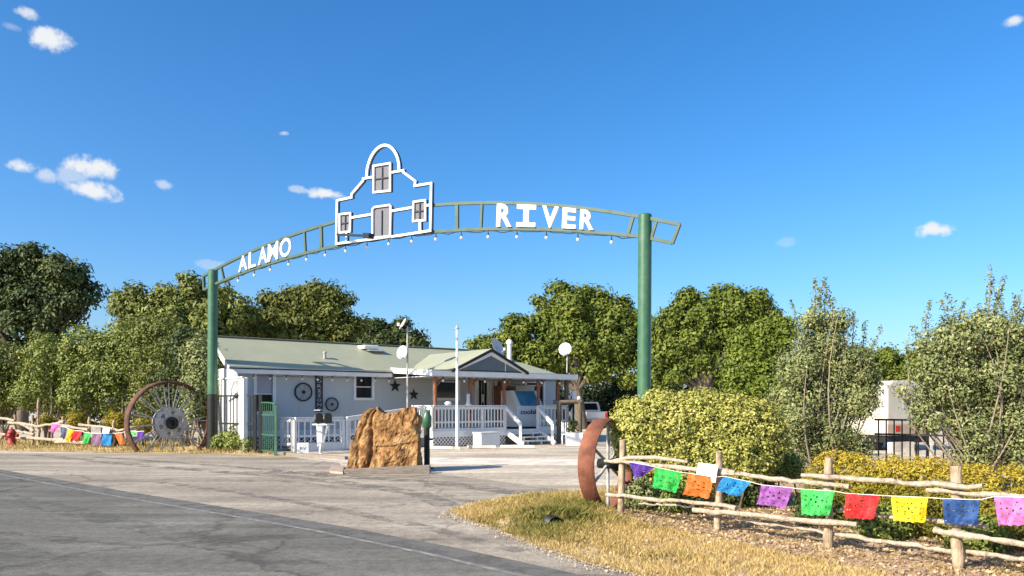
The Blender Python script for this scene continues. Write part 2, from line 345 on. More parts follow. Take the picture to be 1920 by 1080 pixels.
# ------------------------------------------------------------------ foliage
def leaf_mesh(name, P, Nn, S, tint, mat, parent=None, aspect=.55, droop=.15, kind=None):
    """two bent triangles per leaf"""
    n = len(P)
    Nn = Nn / (np.linalg.norm(Nn, axis=1, keepdims=True) + 1e-9)
    a = np.cross(Nn, rng.normal(size=(n, 3))); a /= (np.linalg.norm(a, axis=1, keepdims=True) + 1e-9)
    b = np.cross(Nn, a); S = S[:, None]
    v = np.empty((n, 4, 3))
    v[:, 0] = P - a * S * .5; v[:, 1] = P - b * S * .5 * aspect + Nn * S * droop * .5
    v[:, 2] = P + a * S * .5 - Nn * S * droop; v[:, 3] = P + b * S * .5 * aspect + Nn * S * droop * .5
    o0 = np.array(root_of(parent).location if parent is not None else (0, 0, 0)); v = (v - o0).reshape(-1, 3)
    me = bpy.data.meshes.new(name); me.vertices.add(n * 4); me.vertices.foreach_set('co', v.ravel().astype(np.float32))
    idx = (np.arange(n) * 4)[:, None] + np.array([[0, 1, 2, 0, 2, 3]]); me.loops.add(n * 6); me.loops.foreach_set('vertex_index', idx.ravel().astype(np.int32))
    me.polygons.add(n * 2); me.polygons.foreach_set('loop_start', (np.arange(n * 2) * 3).astype(np.int32))
    try: me.polygons.foreach_set('loop_total', np.full(n * 2, 3, np.int32))
    except Exception: pass
    at_ = me.attributes.new('tint', 'FLOAT', 'FACE'); at_.data.foreach_set('value', np.repeat(np.clip(tint, 0, 1), 2).astype(np.float32))
    me.update(calc_edges=True)
    o = link_mesh(name, me, parent, mat)
    if kind: o['kind'] = kind
    return o
def rdir(n):
    d = rng.normal(size=(n, 3)); return d / np.linalg.norm(d, axis=1, keepdims=True)
def crown_points(lobes, n, clump, per, shell=.5, zmin=.05, up=.55, spread=1.0):
    """leaf positions and normals gathered into clumps spread through ellipsoid lobes"""
    lob = np.array(lobes, float); vol = (lob[:, 3] * lob[:, 4] * lob[:, 5]) ** (2 / 3); nc = max(8, int(n / per))
    k = rng.choice(len(lob), size=nc, p=vol / vol.sum())
    d = rdir(nc); rr = shell + (1 - shell) * rng.random(nc) ** .7
    cen = lob[k, :3] + d * lob[k, 3:6] * rr[:, None]
    keep = cen[:, 2] > zmin; cen, d = cen[keep], d[keep]; nc = len(cen)
    ci = rng.integers(0, nc, n); cs = clump * (.6 + .8 * rng.random(nc))
    offs = rdir(n) * (rng.random(n) ** .45 * cs[ci] * .95)[:, None] * np.array([1, 1, .72]) * spread
    P = cen[ci] + offs
    Nn = d[ci] * .5 + rng.normal(size=(n, 3)) * .36 + np.array([0, 0, up * .7]) + offs / (cs[ci][:, None] + 1e-6) * 1.3
    ct = rng.random(nc); tint = .6 * ct[ci] + .4 * rng.random(n)
    ok = P[:, 2] > zmin
    return P[ok], Nn[ok], tint[ok]
def lobes_px(lst, Y, depth=1.0, jit=.6):
    out = []
    for (px, py, r) in lst:
        y = Y + random.uniform(-jit, jit) * r / FOC * Y; c = at(px, py, y); q = r / FOC * Y
        out.append((c.x, c.y, c.z, q, q * depth, q * .95))
    return out
def limb_path(p, q, bow=.15, n=5):
    p, q = Vector(p), Vector(q); L = (q - p).length
    o = Vector((random.uniform(-1, 1), random.uniform(-1, 1), random.uniform(-.2, .6))) * L * bow
    return [p.lerp(q, i / (n - 1)) + o * math.sin(math.pi * i / (n - 1)) for i in range(n)]
def tree(name, label, cat, base, lobes, n, leaf, mat, trunk_r=.2, bark='bark', clump=.6, per=45, shell=.5, group=None, fork=.35, zmin=.3, up=.55, stems=1, aspect=.55):
    t = thing(name, label, cat, base, group); b = Vector(base)
    lz = sorted(l[2] for l in lobes); zf = max(.4, lz[len(lz) // 2] * fork)
    mb = MB(); cx = sum(l[0] for l in lobes) / len(lobes); cy = sum(l[1] for l in lobes) / len(lobes)
    if stems == 1:
        top = Vector((b.x * .6 + cx * .4, b.y * .6 + cy * .4, zf))
        mb.tube(limb_path(b, top, .06, 5), [trunk_r * 1.25, trunk_r, trunk_r * .92, trunk_r * .86, trunk_r * .8], 9, jitter=.08)
    big = sorted(lobes, key=lambda q: -q[3])[:12] + random.sample(lobes, min(10, len(lobes)))
    for l in big:
        c = Vector(l[:3]); st = top if stems == 1 else b + Vector((random.uniform(-.25, .25), random.uniform(-.2, .2), 0))
        r0 = trunk_r * (.55 if stems == 1 else 1)
        mb.tube(limb_path(st, c, .12, 6), [r0 * f for f in (1, .8, .62, .48, .34, .2)], 6, jitter=.06)
        for _ in range(4):
            d = Vector(rdir(1)[0]); d.z = abs(d.z) * .8; e = c + Vector((d.x * l[3], d.y * l[4], d.z * l[5])) * .85
            mb.tube(limb_path(st.lerp(c, random.uniform(.55, 1)), e, .1, 4), [r0 * .3, r0 * .2, r0 * .13, r0 * .06], 5)
    mb.build('trunk', M[bark], t, recalc=False)
    P, Nn, ti = crown_points(lobes, n, clump, per, shell, zmin, up)
    leaf_mesh('crown', P, Nn, leaf * (.45 + 1.05 * rng.random(len(P))), ti, mat, t, aspect)
    return t
LM = {
 'dark': leaf_mat('dark green leaves', (0.033, 0.057, 0.017), (0.071, 0.099, 0.028), (0.132, 0.151, 0.043)),
 'olive': leaf_mat('olive leaves', (0.081, 0.100, 0.022), (0.160, 0.187, 0.038), (0.256, 0.264, 0.066)),
 'brown': leaf_mat('bronzed leaves', (0.062, 0.080, 0.015), (0.124, 0.141, 0.025), (0.207, 0.194, 0.038)),
 'oak': leaf_mat('oak leaves', (0.050, 0.084, 0.012), (0.125, 0.163, 0.022), (0.224, 0.247, 0.040)),
 'lime': leaf_mat('lime leaves', (0.082, 0.129, 0.014), (0.138, 0.184, 0.023), (0.202, 0.230, 0.037)),
 'greyg': leaf_mat('grey green leaves', (0.102, 0.133, 0.045), (0.235, 0.265, 0.100), (0.408, 0.409, 0.189)),
 'varieg': leaf_mat('variegated leaves', (0.177, 0.205, 0.033), (0.465, 0.456, 0.112), (0.632, 0.577, 0.223), .25),
 'gold': leaf_mat('golden leaves', (.12, .13, .02), (.36, .30, .03), (.56, .42, .055), .3),
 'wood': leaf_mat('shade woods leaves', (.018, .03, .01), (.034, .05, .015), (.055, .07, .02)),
 'shrub': leaf_mat('hedgerow leaves', (0.093, 0.129, 0.025), (0.206, 0.252, 0.053), (0.351, 0.363, 0.106)),
}
def T(name, label, Y, basepx, lst, n, leaf, mk, **kw):
    kw['clump'] = kw.get('clump', .6) * 1.05; kw['per'] = 75; kw['shell'] = .5; leaf *= 1.3; n = int(n * 1.25)
    sub = []
    for (px, py, r) in lst:
        if r < 14: sub.append((px, py, r)); continue
        sub.append((px, py, r * .62))
        for _ in range(5 + r // 9):
            a_ = random.uniform(-.7, math.pi + .7); q_ = random.uniform(.55, 1.0); sub.append((px + math.cos(a_) * r * q_, py - math.sin(a_) * r * q_ * .92, r * random.uniform(.17, .36)))
    lst = sub
    g = kw.pop('group', 'trees behind the house'); dep = kw.pop('depth', 1.0)
    b = at(basepx, HY, Y); b.z = 0
    return tree(name, label, 'tree', b, lobes_px(lst, Y, dep), n, leaf, LM[mk], group=g, **kw)
T('shade_tree', 'tall dark green shade tree at the left edge of the photo', 48, 40, [(20, 525, 62), (75, 510, 46), (122, 522, 42), (150, 562, 34), (60, 575, 70), (112, 590, 52), (-10, 565, 80), (-70, 530, 80), (170, 590, 18), (30, 620, 70)], 42000, .19, 'dark', trunk_r=.34, clump=.75, shell=.45)
T('shade_tree', 'olive tree just behind the left gate post and arch end', 43, 330, [(300, 578, 40), (352, 562, 40), (250, 572, 28), (402, 580, 42), (440, 592, 28), (330, 606, 56), (262, 600, 36), (390, 620, 50), (225, 560, 10), (362, 530, 10)], 34000, .17, 'olive', trunk_r=.28, clump=.65)
T('shade_tree', 'bronze green round tree rising behind the left half of the roof', 46, 560, [(572, 578, 42), (520, 590, 38), (622, 582, 38), (478, 616, 32), (650, 620, 32), (560, 622, 56), (608, 632, 50), (548, 555, 18), (600, 553, 16), (480, 660, 40)], 36000, .17, 'brown', trunk_r=.28, clump=.65)
T('shade_tree', 'small dark tree behind the roof beside the two white dishes', 52, 735, [(700, 624, 26), (740, 630, 30), (778, 640, 20), (722, 648, 40), (690, 650, 36), (762, 655, 34)], 22000, .17, 'dark', trunk_r=.2, clump=.6)
T('shade_tree', 'largest leafy tree standing right of the house roof', 54, 1090, [(1072, 572, 42), (1118, 574, 34), (1022, 606, 42), (1152, 600, 42), (962, 640, 36), (920, 650, 24), (888, 646, 10), (1090, 636, 56), (1012, 664, 50), (1162, 652, 48), (1082, 682, 44), (1184, 612, 28), (1140, 690, 40), (960, 682, 36), (1048, 558, 22), (960, 600, 7)], 62000, .19, 'oak', trunk_r=.4, clump=.75, fork=.4, shell=.5)
T('shade_tree', 'broad tree just right of the right gate post', 50, 1320, [(1290, 588, 38), (1342, 580, 36), (1390, 582, 38), (1420, 600, 32), (1256, 608, 28), (1332, 628, 50), (1258, 652, 38), (1400, 640, 40), (1236, 676, 28), (1366, 560, 20), (1300, 560, 14), (1310, 672, 40), (1280, 700, 34), (1350, 700, 36), (1225, 705, 28)], 50000, .18, 'oak', trunk_r=.36, clump=.7, fork=.4)
T('shade_tree', 'bright lime green bushy tree between oak and the tall grey shrub', 37, 1425, [(1422, 655, 42), (1400, 690, 36), (1442, 636, 36), (1430, 700, 44), (1470, 625, 26), (1400, 730, 36), (1460, 720, 40)], 34000, .13, 'lime', trunk_r=.14, clump=.5, per=50, zmin=.2, group='bushy trees on the right')
T('shade_tree', 'low distant tree seen in the gap above the white trailer', 62, 1680, [(1650, 688, 34), (1700, 684, 30), (1612, 684, 30), (1742, 690, 38), (1570, 690, 36), (1690, 720, 40)], 20000, .2, 'oak', trunk_r=.25, clump=.7, group='bushy trees on the right')
T('shade_tree', 'distant dark tree showing behind the rightmost shrub', 60, 1860, [(1800, 690, 50), (1880, 680, 55), (1950, 690, 50), (1840, 720, 50), (1920, 730, 40)], 20000, .2, 'dark', trunk_r=.25, clump=.7, group='bushy trees on the right')
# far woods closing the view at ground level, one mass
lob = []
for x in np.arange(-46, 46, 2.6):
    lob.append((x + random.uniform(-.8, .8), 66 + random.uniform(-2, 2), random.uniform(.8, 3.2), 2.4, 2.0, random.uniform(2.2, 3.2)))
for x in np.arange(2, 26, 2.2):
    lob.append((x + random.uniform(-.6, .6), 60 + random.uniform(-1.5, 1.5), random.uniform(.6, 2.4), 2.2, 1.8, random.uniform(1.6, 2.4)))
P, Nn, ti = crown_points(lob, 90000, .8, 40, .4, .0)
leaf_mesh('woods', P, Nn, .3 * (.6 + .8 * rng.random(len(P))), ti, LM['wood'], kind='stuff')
# roadside shrubs on the left
SH = [('pale straw green shrub at the left edge behind the fence', 36, 10, [(-30, 690, 55), (22, 682, 46), (20, 730, 42), (50, 700, 40), (-10, 750, 40)], 'olive'),
      ('tall shrub behind the fence above the pink flag', 35, 92, [(88, 668, 42), (82, 716, 46), (112, 742, 36), (60, 740, 34), (120, 690, 34)], 'shrub'),
      ('upright shrub above the yellow and red flags', 34.5, 160, [(160, 645, 36), (168, 694, 48), (150, 742, 38), (190, 660, 32), (135, 670, 30)], 'shrub'),
      ('full olive shrub left of the big wheel', 34, 232, [(230, 634, 38), (236, 690, 50), (222, 746, 40), (262, 650, 36), (200, 700, 30)], 'shrub'),
      ('tallest roadside shrub above the big wheel', 33.5, 300, [(298, 628, 44), (300, 690, 50), (282, 746, 40), (330, 640, 34), (270, 660, 34)], 'olive'),
      ('dark shrub between the big wheel and the left post', 30.5, 350, [(352, 650, 40), (360, 705, 40), (342, 752, 34), (378, 670, 26), (325, 720, 36)], 'dark'),
      ('grey leaved shrub directly behind the left post', 28.9, 384, [(382, 680, 24), (376, 715, 26), (378, 744, 28), (392, 720, 18), (370, 770, 20), (366, 655, 20), (380, 650, 14)], 'greyg')]
for (lab, Y, bp, lst, mk) in SH:
    b = at(bp, HY, Y); b.z = 0
    tree('roadside_shrub', lab, 'shrub', b, lobes_px(lst, Y), 15000, .12, LM[mk], trunk_r=.05, clump=.42, per=32, shell=.45, group='shrubs behind the left fence', zmin=.1, stems=2, bark='bark_pale')
for (lab, px, py, r, Y) in (('small yellow green tuft beside the pink flag', 86, 788, 12, 31.5), ('golden bush above the yellow and red flags', 140, 786, 17, 31.2), ('golden bush left of the big wheel rim', 217, 786, 17, 30.2), ('golden bush seen through the big wheel left of its hub', 268, 796, 15, 29.8)):
    lo = lobes_px([(px - r * .4, py + 4, r * .8), (px + r * .4, py + 3, r * .8), (px, py, r)], Y); b = at(px, HY, Y); b.z = 0
    tree('golden_shrub', lab, 'shrub', b, lo, 2600, .07, LM['gold'], trunk_r=.02, clump=.2, per=25, group='golden shrubs behind the left fence', zmin=.1, stems=2)

# ------------------------------------------------------------------ arch
A0, A1 = Vector((-10.70, 27.6, 0)), Vector((3.36, 19.7, 0)); AD = A1 - A0; AL = AD.length; AU = AD / AL
AN = Vector((AU.y, -AU.x, 0)).normalized()
if AN.y > 0: AN = -AN
def a_s(px):
    k = (px - HX) / FOC; return (A0.y * k - A0.x) / (AD.x - AD.y * k)
def AP(px, py, o=0):
    s = a_s(px); p = A0 + AD * s; return Vector((p.x, p.y, EYE + (HY - py) / FOC * p.y)) + AN * o
def ztop(s): return 6.40 + 1.18 * (1 - (2 * s - 1) ** 2)
def zbot(s): return ztop(s) - (.50 + .30 * (1 - (2 * min(max(s, 0), 1) - 1) ** 2))
def AS(s, z, o=0): p = A0 + AD * s; return Vector((p.x, p.y, z)) + AN * o
UPV = Vector((0, 0, 1))
arch = thing('entrance_arch', 'green steel entrance arch spanning the driveway with white lettering', 'arch', A0)
for s, top, lean in ((0, 6.42, .0), (1, 6.45, 0)):
    p = A0 + AD * s
    mb = MB().tube([p + Vector((0, 0, -.2)), p + Vector((.01, 0, 3)), p + Vector((.03, 0, top))], .172, 28)
    mb.lathe(p + Vector((.03, 0, top)), (0, 0, 1), [(.172, 0), (.16, .025), (.1, .045), (0.001, .05)], 28)
    mb.build('post', M['green'], arch, recalc=False)
    if s == 0: MB().tube([p + UPV * -.1, p + Vector((.0067, 0, 2.02))], .176, 28).build('post_lower', M['black'], arch, recalc=False)  # lower length of the left post coloured black up to fence height
SS = [-.028] + list(np.linspace(0, 1, 33)) + [1.058]
SB = [-.026] + list(np.linspace(0, 1, 33)) + [1.046]
def chord(ss, zf):
    mb = MB()
    pts = [AS(s, zf(s)) for s in ss]
    r = .042; vs = []; fs = []
    for i, p in enumerate(pts):
        d = (pts[min(i + 1, len(pts) - 1)] - pts[max(i - 1, 0)]).normalized(); u = AN.cross(d).normalized()
        if u.z < 0: u = -u
        vs += [p + AN * r + u * r, p - AN * r + u * r, p - AN * r - u * r, p + AN * r - u * r]
    for i in range(len(pts) - 1):
        for k in range(4): fs.append((i * 4 + k, i * 4 + (k + 1) % 4, i * 4 + 4 + (k + 1) % 4, i * 4 + 4 + k))
    fs += [(0, 1, 2, 3), (len(vs) - 4, len(vs) - 3, len(vs) - 2, len(vs) - 1)]
    return mb.add(vs, fs)
chord(SS, ztop).build('top_chord', M['green_light'], arch)
chord(SB, zbot).build('bottom_chord', M['green_light'], arch)
for (pt, pb, w) in ((415, 420, .07), (571, 573, .07), (602, 603, .11), (857, 857, .11), (904, 902, .07), (1187, 1178, .08), (1231, 1222, .07)):
    s, s2 = a_s(pt), a_s(pb)
    MB().bar(AS(s, ztop(s) - .042), AS(s2, zbot(s2) + .042), w, .07, AN).build('strut', M['green_light'], arch)
MB().bar(AS(1.058, ztop(1.058) + .02), AS(1.046, zbot(1.046) - .02), .075, .09, AN).build('strut', M['green_light'], arch)
MB().bar(AS(-.028, ztop(-.028) + .02), AS(-.026, zbot(-.026) - .02), .075, .09, AN).build('strut', M['green_light'], arch)
# letters
def text_geo(txt, bold=0.0, depth=.05, res=3):
    cu = bpy.data.curves.new('lettering', 'FONT'); cu.body = txt; cu.extrude = depth / 2; cu.offset = bold; cu.resolution_u = res; cu.align_x = 'LEFT'
    ob = bpy.data.objects.new('lettering', cu); C.objects.link(ob)
    dg = bpy.context.evaluated_depsgraph_get(); dg.update(); me = bpy.data.meshes.new_from_object(ob.evaluated_get(dg))
    vs = [v.co.copy() for v in me.vertices]; fs = [tuple(p.vertices) for p in me.polygons]
    bpy.data.objects.remove(ob); bpy.data.curves.remove(cu); bpy.data.meshes.remove(me)
    x0, x1 = min(v.x for v in vs), max(v.x for v in vs); y0, y1 = min(v.y for v in vs), max(v.y for v in vs)
    return [((v.x - x0) / (x1 - x0), (v.y - y0) / (y1 - y0), v.z / (depth / 2)) for v in vs], fs
def serif_I():
    vs, fs = [], []
    for (x0, x1, y0, y1) in ((0, 1, 0, .2), (.36, .64, .2, .8), (0, 1, .8, 1)):
        b = len(vs); vs += [(x, y, z) for z in (-1, 1) for y in (y0, y1) for x in (x0, x1)]
        fs += [tuple(b + i for i in f) for f in ((0, 2, 3, 1), (4, 5, 7, 6), (0, 1, 5, 4), (2, 6, 7, 3), (0, 4, 6, 2), (1, 3, 7, 5))]
    return vs, fs
def plate_text(mb, vs, fs, fn): mb.add([fn(*v) for v in vs], fs)
for ch, x0, x1 in (('A', 451, 467), ('L', 470, 483), ('A', 488, 504.5), ('M', 506, 524.5), ('O', 528, 549), ('R', 934, 962.5), ('I', 971.5, 1007), ('V', 1019, 1049), ('E', 1057, 1082), ('R', 1090, 1116)):
    s0, s1 = a_s(x0), a_s(x1); g = serif_I() if ch == 'I' else text_geo(ch, .028 if x0 > 900 else .008)
    mb = MB()
    def fn(x, y, z, s0=s0, s1=s1):
        s = s0 + (s1 - s0) * x; zb, zt = zbot(s) + .045, ztop(s) - .045
        return AS(s + (y - .5) * (.0018 if s > .5 else 0.001), zb + (zt - zb) * y, .06 + z * .03)
    plate_text(mb, g[0], g[1], fn); mb.build('letter', M['white_metal'], arch, recalc=False)
# alamo silhouette in white square tube
AF = thing('mission_facade', 'white tube outline of a mission church front with grey windows on the arch', 'sign', AS(.485, zbot(.485), .1))
def Z5(u, v, o=.12): return AP(610 + u / 4.5, 250 + v / 4.5, o)
def tubes(name, pts, w=.066, closed=False, mat='white_metal', d=.05, o=.12, dark_copy=True):
    P_ = [Z5(u, v, o) for (u, v) in pts]; n = len(P_)
    vs, fs = [], []
    for i, p in enumerate(P_):
        a = P_[i - 1] if (i > 0 or closed) else p; c = P_[(i + 1) % n] if (i < n - 1 or closed) else p
        d1 = (p - a).normalized() if (p - a).length > 1e-6 else (c - p).normalized(); d2 = (c - p).normalized() if (c - p).length > 1e-6 else d1
        n1, n2 = AN.cross(d1), AN.cross(d2); mm = (n1 + n2); mm = mm.normalized() if mm.length > .3 else n1
        k = min(2.0, 1 / max(.4, mm.dot(n1)))
        h = mm * (w / 2 * k); vs += [p + h + AN * d / 2, p + h - AN * d / 2, p - h - AN * d / 2, p - h + AN * d / 2]
    m = n if closed else n - 1
    for i in range(m):
        j = (i + 1) % n
        for k in range(4): fs.append((i * 4 + k, i * 4 + (k + 1) % 4, j * 4 + (k + 1) % 4, j * 4 + k))
    if not closed: fs += [(0, 1, 2, 3), (n * 4 - 4, n * 4 - 3, n * 4 - 2, n * 4 - 1)]
    o_ = MB().add(vs, fs).build(name, M[mat], AF)
    if dark_copy:
        bv = [v - AN * (.075 if (k % 4) in (1, 2) else .052) for k, v in enumerate(vs)]
        MB().add([v + (AN * 0) for v in bv], fs).build('dark_copy', M['navy'], o_)  # navy copy set behind each white tube, makes its sides read dark
    return o_
tubes('outline', [(425, 377), (342, 392), (342, 408), (245, 520), (245, 548), (122, 575), (116, 938), (640, 870), (908, 828), (915, 430), (775, 452), (782, 412), (678, 335), (680, 322), (578, 340)])
arc = [(370, 384 - 6)] + [(508 - 137 * math.cos(t), 345 - 25 * math.sin(t) * 0 - 232 * math.sin(t) + (378 - 345) * (math.cos(t) if math.cos(t) > 0 else 0) - (30 * -math.cos(t) if math.cos(t) < 0 else 0)) for t in np.linspace(.12, math.pi - .1, 22)] + [(644, 322)]
tubes('crown_arch', arc, .082)
tubes('cross_bar', [(245, 718), (420, 690)], .07); tubes('cross_bar', [(575, 664), (762, 632)], .07); tubes('cross_bar', [(878, 618), (912, 610)], .07)
tubes('leg_bar', [(820, 752), (820, 840)], .08); tubes('leg_bar', [(200, 848), (200, 924)], .06)
def fac_window(name, q, mull):
    fr = tubes(name, q, .058, True, d=.05, o=.14)
    cx = sum(p[0] for p in q) / len(q); cy = sum(p[1] for p in q) / len(q)
    MB().prism([Z5(cx + (u - cx) * .9, cy + (v - cy) * .93, .11) for (u, v) in q], AN * -.012).build('screen', M['pane_mesh'], fr)
    # q runs tl, ..., tr, br, bl
    tl, tr, br, bl = q[0], q[-3], q[-2], q[-1]
    mid = lambda a, b: ((a[0] + b[0]) / 2, (a[1] + b[1]) / 2)
    def mb_(a, b, w):
        a2 = (a[0] + (b[0] - a[0]) * .08, a[1] + (b[1] - a[1]) * .08); b2 = (b[0] + (a[0] - b[0]) * .08, b[1] + (a[1] - b[1]) * .08)
        MB().bar(Z5(*a2, .135), Z5(*b2, .135), w, .024, AN).build('mullion', M['navy'], fr)
    mb_(mid(tl, tr), mid(bl, br), .03)
    if mull: a, b = mid(tl, bl), mid(tr, br); MB().bar(Z5(a[0] + (b[0] - a[0]) * .08, a[1] + (b[1] - a[1]) * .08, .139), Z5(b[0] + (a[0] - b[0]) * .08, b[1] + (a[1] - b[1]) * .08, .139), .03, .024, AN).build('mullion', M['navy'], fr)
    return fr
fac_window('window', [(434, 286), (573, 263), (572, 494), (432, 508)], True)
fac_window('window', [(770, 588), (868, 574), (868, 742), (766, 750)], True)
fac_window('window', [(148, 692), (238, 682), (234, 836), (148, 846)], True)
fac_window('doorway', [(424, 650), (440, 632), (566, 614), (578, 626), (572, 876), (424, 892)], False)
# floodlight on an arm reaching towards the drive
fl = thing('floodlight', 'black floodlight on a long arm in front of the mission outline', 'floodlight', Z5(145, 868, .2))
e0, e1 = Z5(140, 866, .22), Z5(500, 912, .9)
MB().bar(e0, e1, .07, .07).build('arm', M['navy'], fl)
dd = (e1 - e0).normalized(); MB().box(e1 + dd * .18, (.36, .2, .16), (dd, dd.cross(Vector((0, 0, 1))).normalized(), Vector((0, 0, 1)))).build('lamp_head', M['navy'], fl, bevel=.02)
# string lights
def string_lights(label, pts, bulbs, group=None, drop=.05, rad=.011, br=.036):
    t = thing('string_lights', label, 'lights', pts[0], group)
    MB().tube(pts, rad, 5).build('cord', M['black'], t, recalc=False)
    for p in bulbs:
        so = MB().tube([p, p + Vector((0, 0, -drop)), p + Vector((0, 0, -drop - .06))], [.012, .016, .03], 8).build('socket', M['black'], t, recalc=False)
        MB().lathe(p + Vector((0, 0, -drop - .06)), (0, 0, -1), [(.02, 0), (br, .035), (br, .055), (br * .6, .085), (.001, .095)], 10).build('bulb', M['bulb'], so, recalc=False)
    return t
bp_ = [449, 479, 509, 543.5, 577, 612, 650, 690, 731, 774, 819, 867, 917, 971, 1026, 1085, 1148]
bs = [a_s(p) for p in bp_]; pts = []; bl = []
ext = [.012] + bs + [.985]
for i in range(len(ext) - 1):
    for k in range(4):
        u = k / 4; s = ext[i] + (ext[i + 1] - ext[i]) * u
        pts.append(AS(s, zbot(s) - .05 - .06 * math.sin(math.pi * u) * random.uniform(.3, 1.2), .05))
pts.append(AS(.985, zbot(.985) - .05, .05))
for s in bs: bl.append(AS(s, zbot(s) - .055, .05))
string_lights('string of white bulbs hanging under the green arch', pts, bl, drop=.07, rad=.014, br=.045)

# ------------------------------------------------------------------ steel wheels
def ring(o, n, R_, w, th, seg=64):
    return MB().lathe(o, n, [(R_, -w / 2), (R_, w / 2), (R_ - th, w / 2), (R_ - th, -w / 2), (R_, -w / 2)], seg)
WN = Vector((.75, -.66, 0)).normalized(); WS = Vector((0, 0, 1)).cross(WN).normalized(); UP = Vector((0, 0, 1))
cW = at(318, 793, 27.35)
wh = thing('steel_wheel', 'giant rusty spoked steel wheel half sunk beside the left post', 'wheel', (cW.x, cW.y, 0))
RW = 1.49
ring(cW, WN, RW, .34, .055, 80).build('rim', M['rust'], wh, recalc=False)
ring(cW, WN, RW - .055, .05, .06, 80).build('rim_flange', M['rust'], wh, recalc=False)
hp = MB(); 
def disc_with_holes(o, n, r0, r1, th, holes, seg=72):
    """annular plate with round holes left out as missing cells"""
    a, b = WS, UP; mb = MB(); rings = 9
    vs = []; fs = []
    for side in (1, -1):
        for i in range(rings + 1):
            r = r0 + (r1 - r0) * i / rings
            for k in range(seg):
                t = 2 * math.pi * k / seg; vs.append(o + a * math.cos(t) * r + b * math.sin(t) * r + n * th / 2 * side)
    off_ = (rings + 1) * seg; keep = {}
    for i in range(rings):
        for k in range(seg):
            r = r0 + (r1 - r0) * (i + .5) / rings; t = 2 * math.pi * (k + .5) / seg
            keep[i, k] = not any((math.hypot(r * math.cos(t) - hx, r * math.sin(t) - hy) < hr) for hx, hy, hr in holes)
    idx = lambda s, i, k: s * off_ + i * seg + k % seg
    for (i, k), kp in keep.items():
        if not kp: continue
        fs += [(idx(0, i, k), idx(0, i, k + 1), idx(0, i + 1, k + 1), idx(0, i + 1, k)), (idx(1, i, k), idx(1, i + 1, k), idx(1, i + 1, k + 1), idx(1, i, k + 1))]
        for (di, dk, e) in ((-1, 0, (i, k, i, k + 1)), (1, 0, (i + 1, k, i + 1, k + 1)), (0, -1, (i, k, i + 1, k)), (0, 1, (i, k + 1, i + 1, k + 1))):
            if not keep.get((i + di, (k + dk) % seg), False): fs.append((idx(0, e[0], e[1]), idx(0, e[2], e[3]), idx(1, e[2], e[3]), idx(1, e[0], e[1])))
    return mb.add(vs, fs)
RH = .56
holes = [(math.cos(t) * RH * .67, math.sin(t) * RH * .67, .085) for t in (math.pi / 3 * k + .35 for k in range(6))]
disc_with_holes(cW + WN * .12, WN, .2, RH, .035, holes).build('hub_plate', M['steel_pale'], wh)
disc_with_holes(cW - WN * .12, WN, .2, RH, .035, []).build('hub_plate', M['steel_pale'], wh)
MB().lathe(cW - WN * .2, WN, [(.001, 0), (.2, 0), (.2, .36), (.215, .36), (.215, .44), (.09, .44), (.09, .34), (.001, .34)], 28).build('hub', M['black'], wh, recalc=False)
for k in range(32):
    t = 2 * math.pi * (k // 2) / 16 + (.05 if k % 2 else -.05) + .1; side = 1 if k % 2 else -1; t2 = 2 * math.pi * (k // 2) / 16 + .1
    d0 = WS * math.cos(t) + UP * math.sin(t); t3 = t2 - .055 * side; d1 = WS * math.cos(t3) + UP * math.sin(t3)
    MB().bar(cW + d0 * (RH - .04) + WN * (.145 * side if side > 0 else -.12), cW + d1 * (RW - .06) + WN * (.05 * side), .035, .016, WN).build('spoke', M['steel_pale'], wh)
cV = at(1140, 869.5, 11.96); VN = Vector((.82, -.57, 0)).normalized(); VS = UP.cross(VN).normalized()
w2 = thing('steel_wheel', 'rust red steel wheel with grey pipe spokes at the end of the rail fence', 'wheel', (cV.x, cV.y, 0))
ring(cV, VN, .705, .27, .022, 72).build('rim', M['rust_red'], w2, recalc=False)
MB().lathe(cV - VN * .16, VN, [(.001, 0), (.075, 0), (.075, .3), (.11, .3), (.11, .34), (.05, .34), (.05, .42), (.001, .42)], 18).build('hub', M['black'], w2, recalc=False)
for k in range(6):
    t = math.pi / 2 + k * math.pi / 3; d = VS * math.cos(t) + UP * math.sin(t)
    MB().tube([cV + d * .06, cV + d * .69], .024, 10).build('spoke', M['steel'], w2, recalc=False)

# ------------------------------------------------------------------ house (own frame: u along the front, w out of the front)
HO = Vector((-10.09, 28.1, 0)); HU = Vector((.788, .616, 0)).normalized(); HW = Vector((HU.y, -HU.x, 0))
def H(u, w, z): return HO + HU * u + HW * w + Vector((0, 0, z))
HAX = (HU, HW, UP)
def hb(mb, u0, u1, w0, w1, z0, z1): return mb.box(H((u0 + u1) / 2, (w0 + w1) / 2, (z0 + z1) / 2), (abs(u1 - u0), abs(w1 - w0), abs(z1 - z0)), HAX)
def hu(px, w):           # where the line of sight through column px meets the plane w
    k = (px - HX) / FOC; o = HO + HW * w; return (o.y * k - o.x) / (HU.x - HU.y * k)
def hz(u, w, py): return EYE + (HY - py) / FOC * H(u, w, 0).y
LEN, DEP, EAVE, RIDGE = 15.5, 3.8, 3.08, 4.12
house = thing('house', 'long low grey house with sage green metal roof and white front porch', 'house', HO)
FL = .62
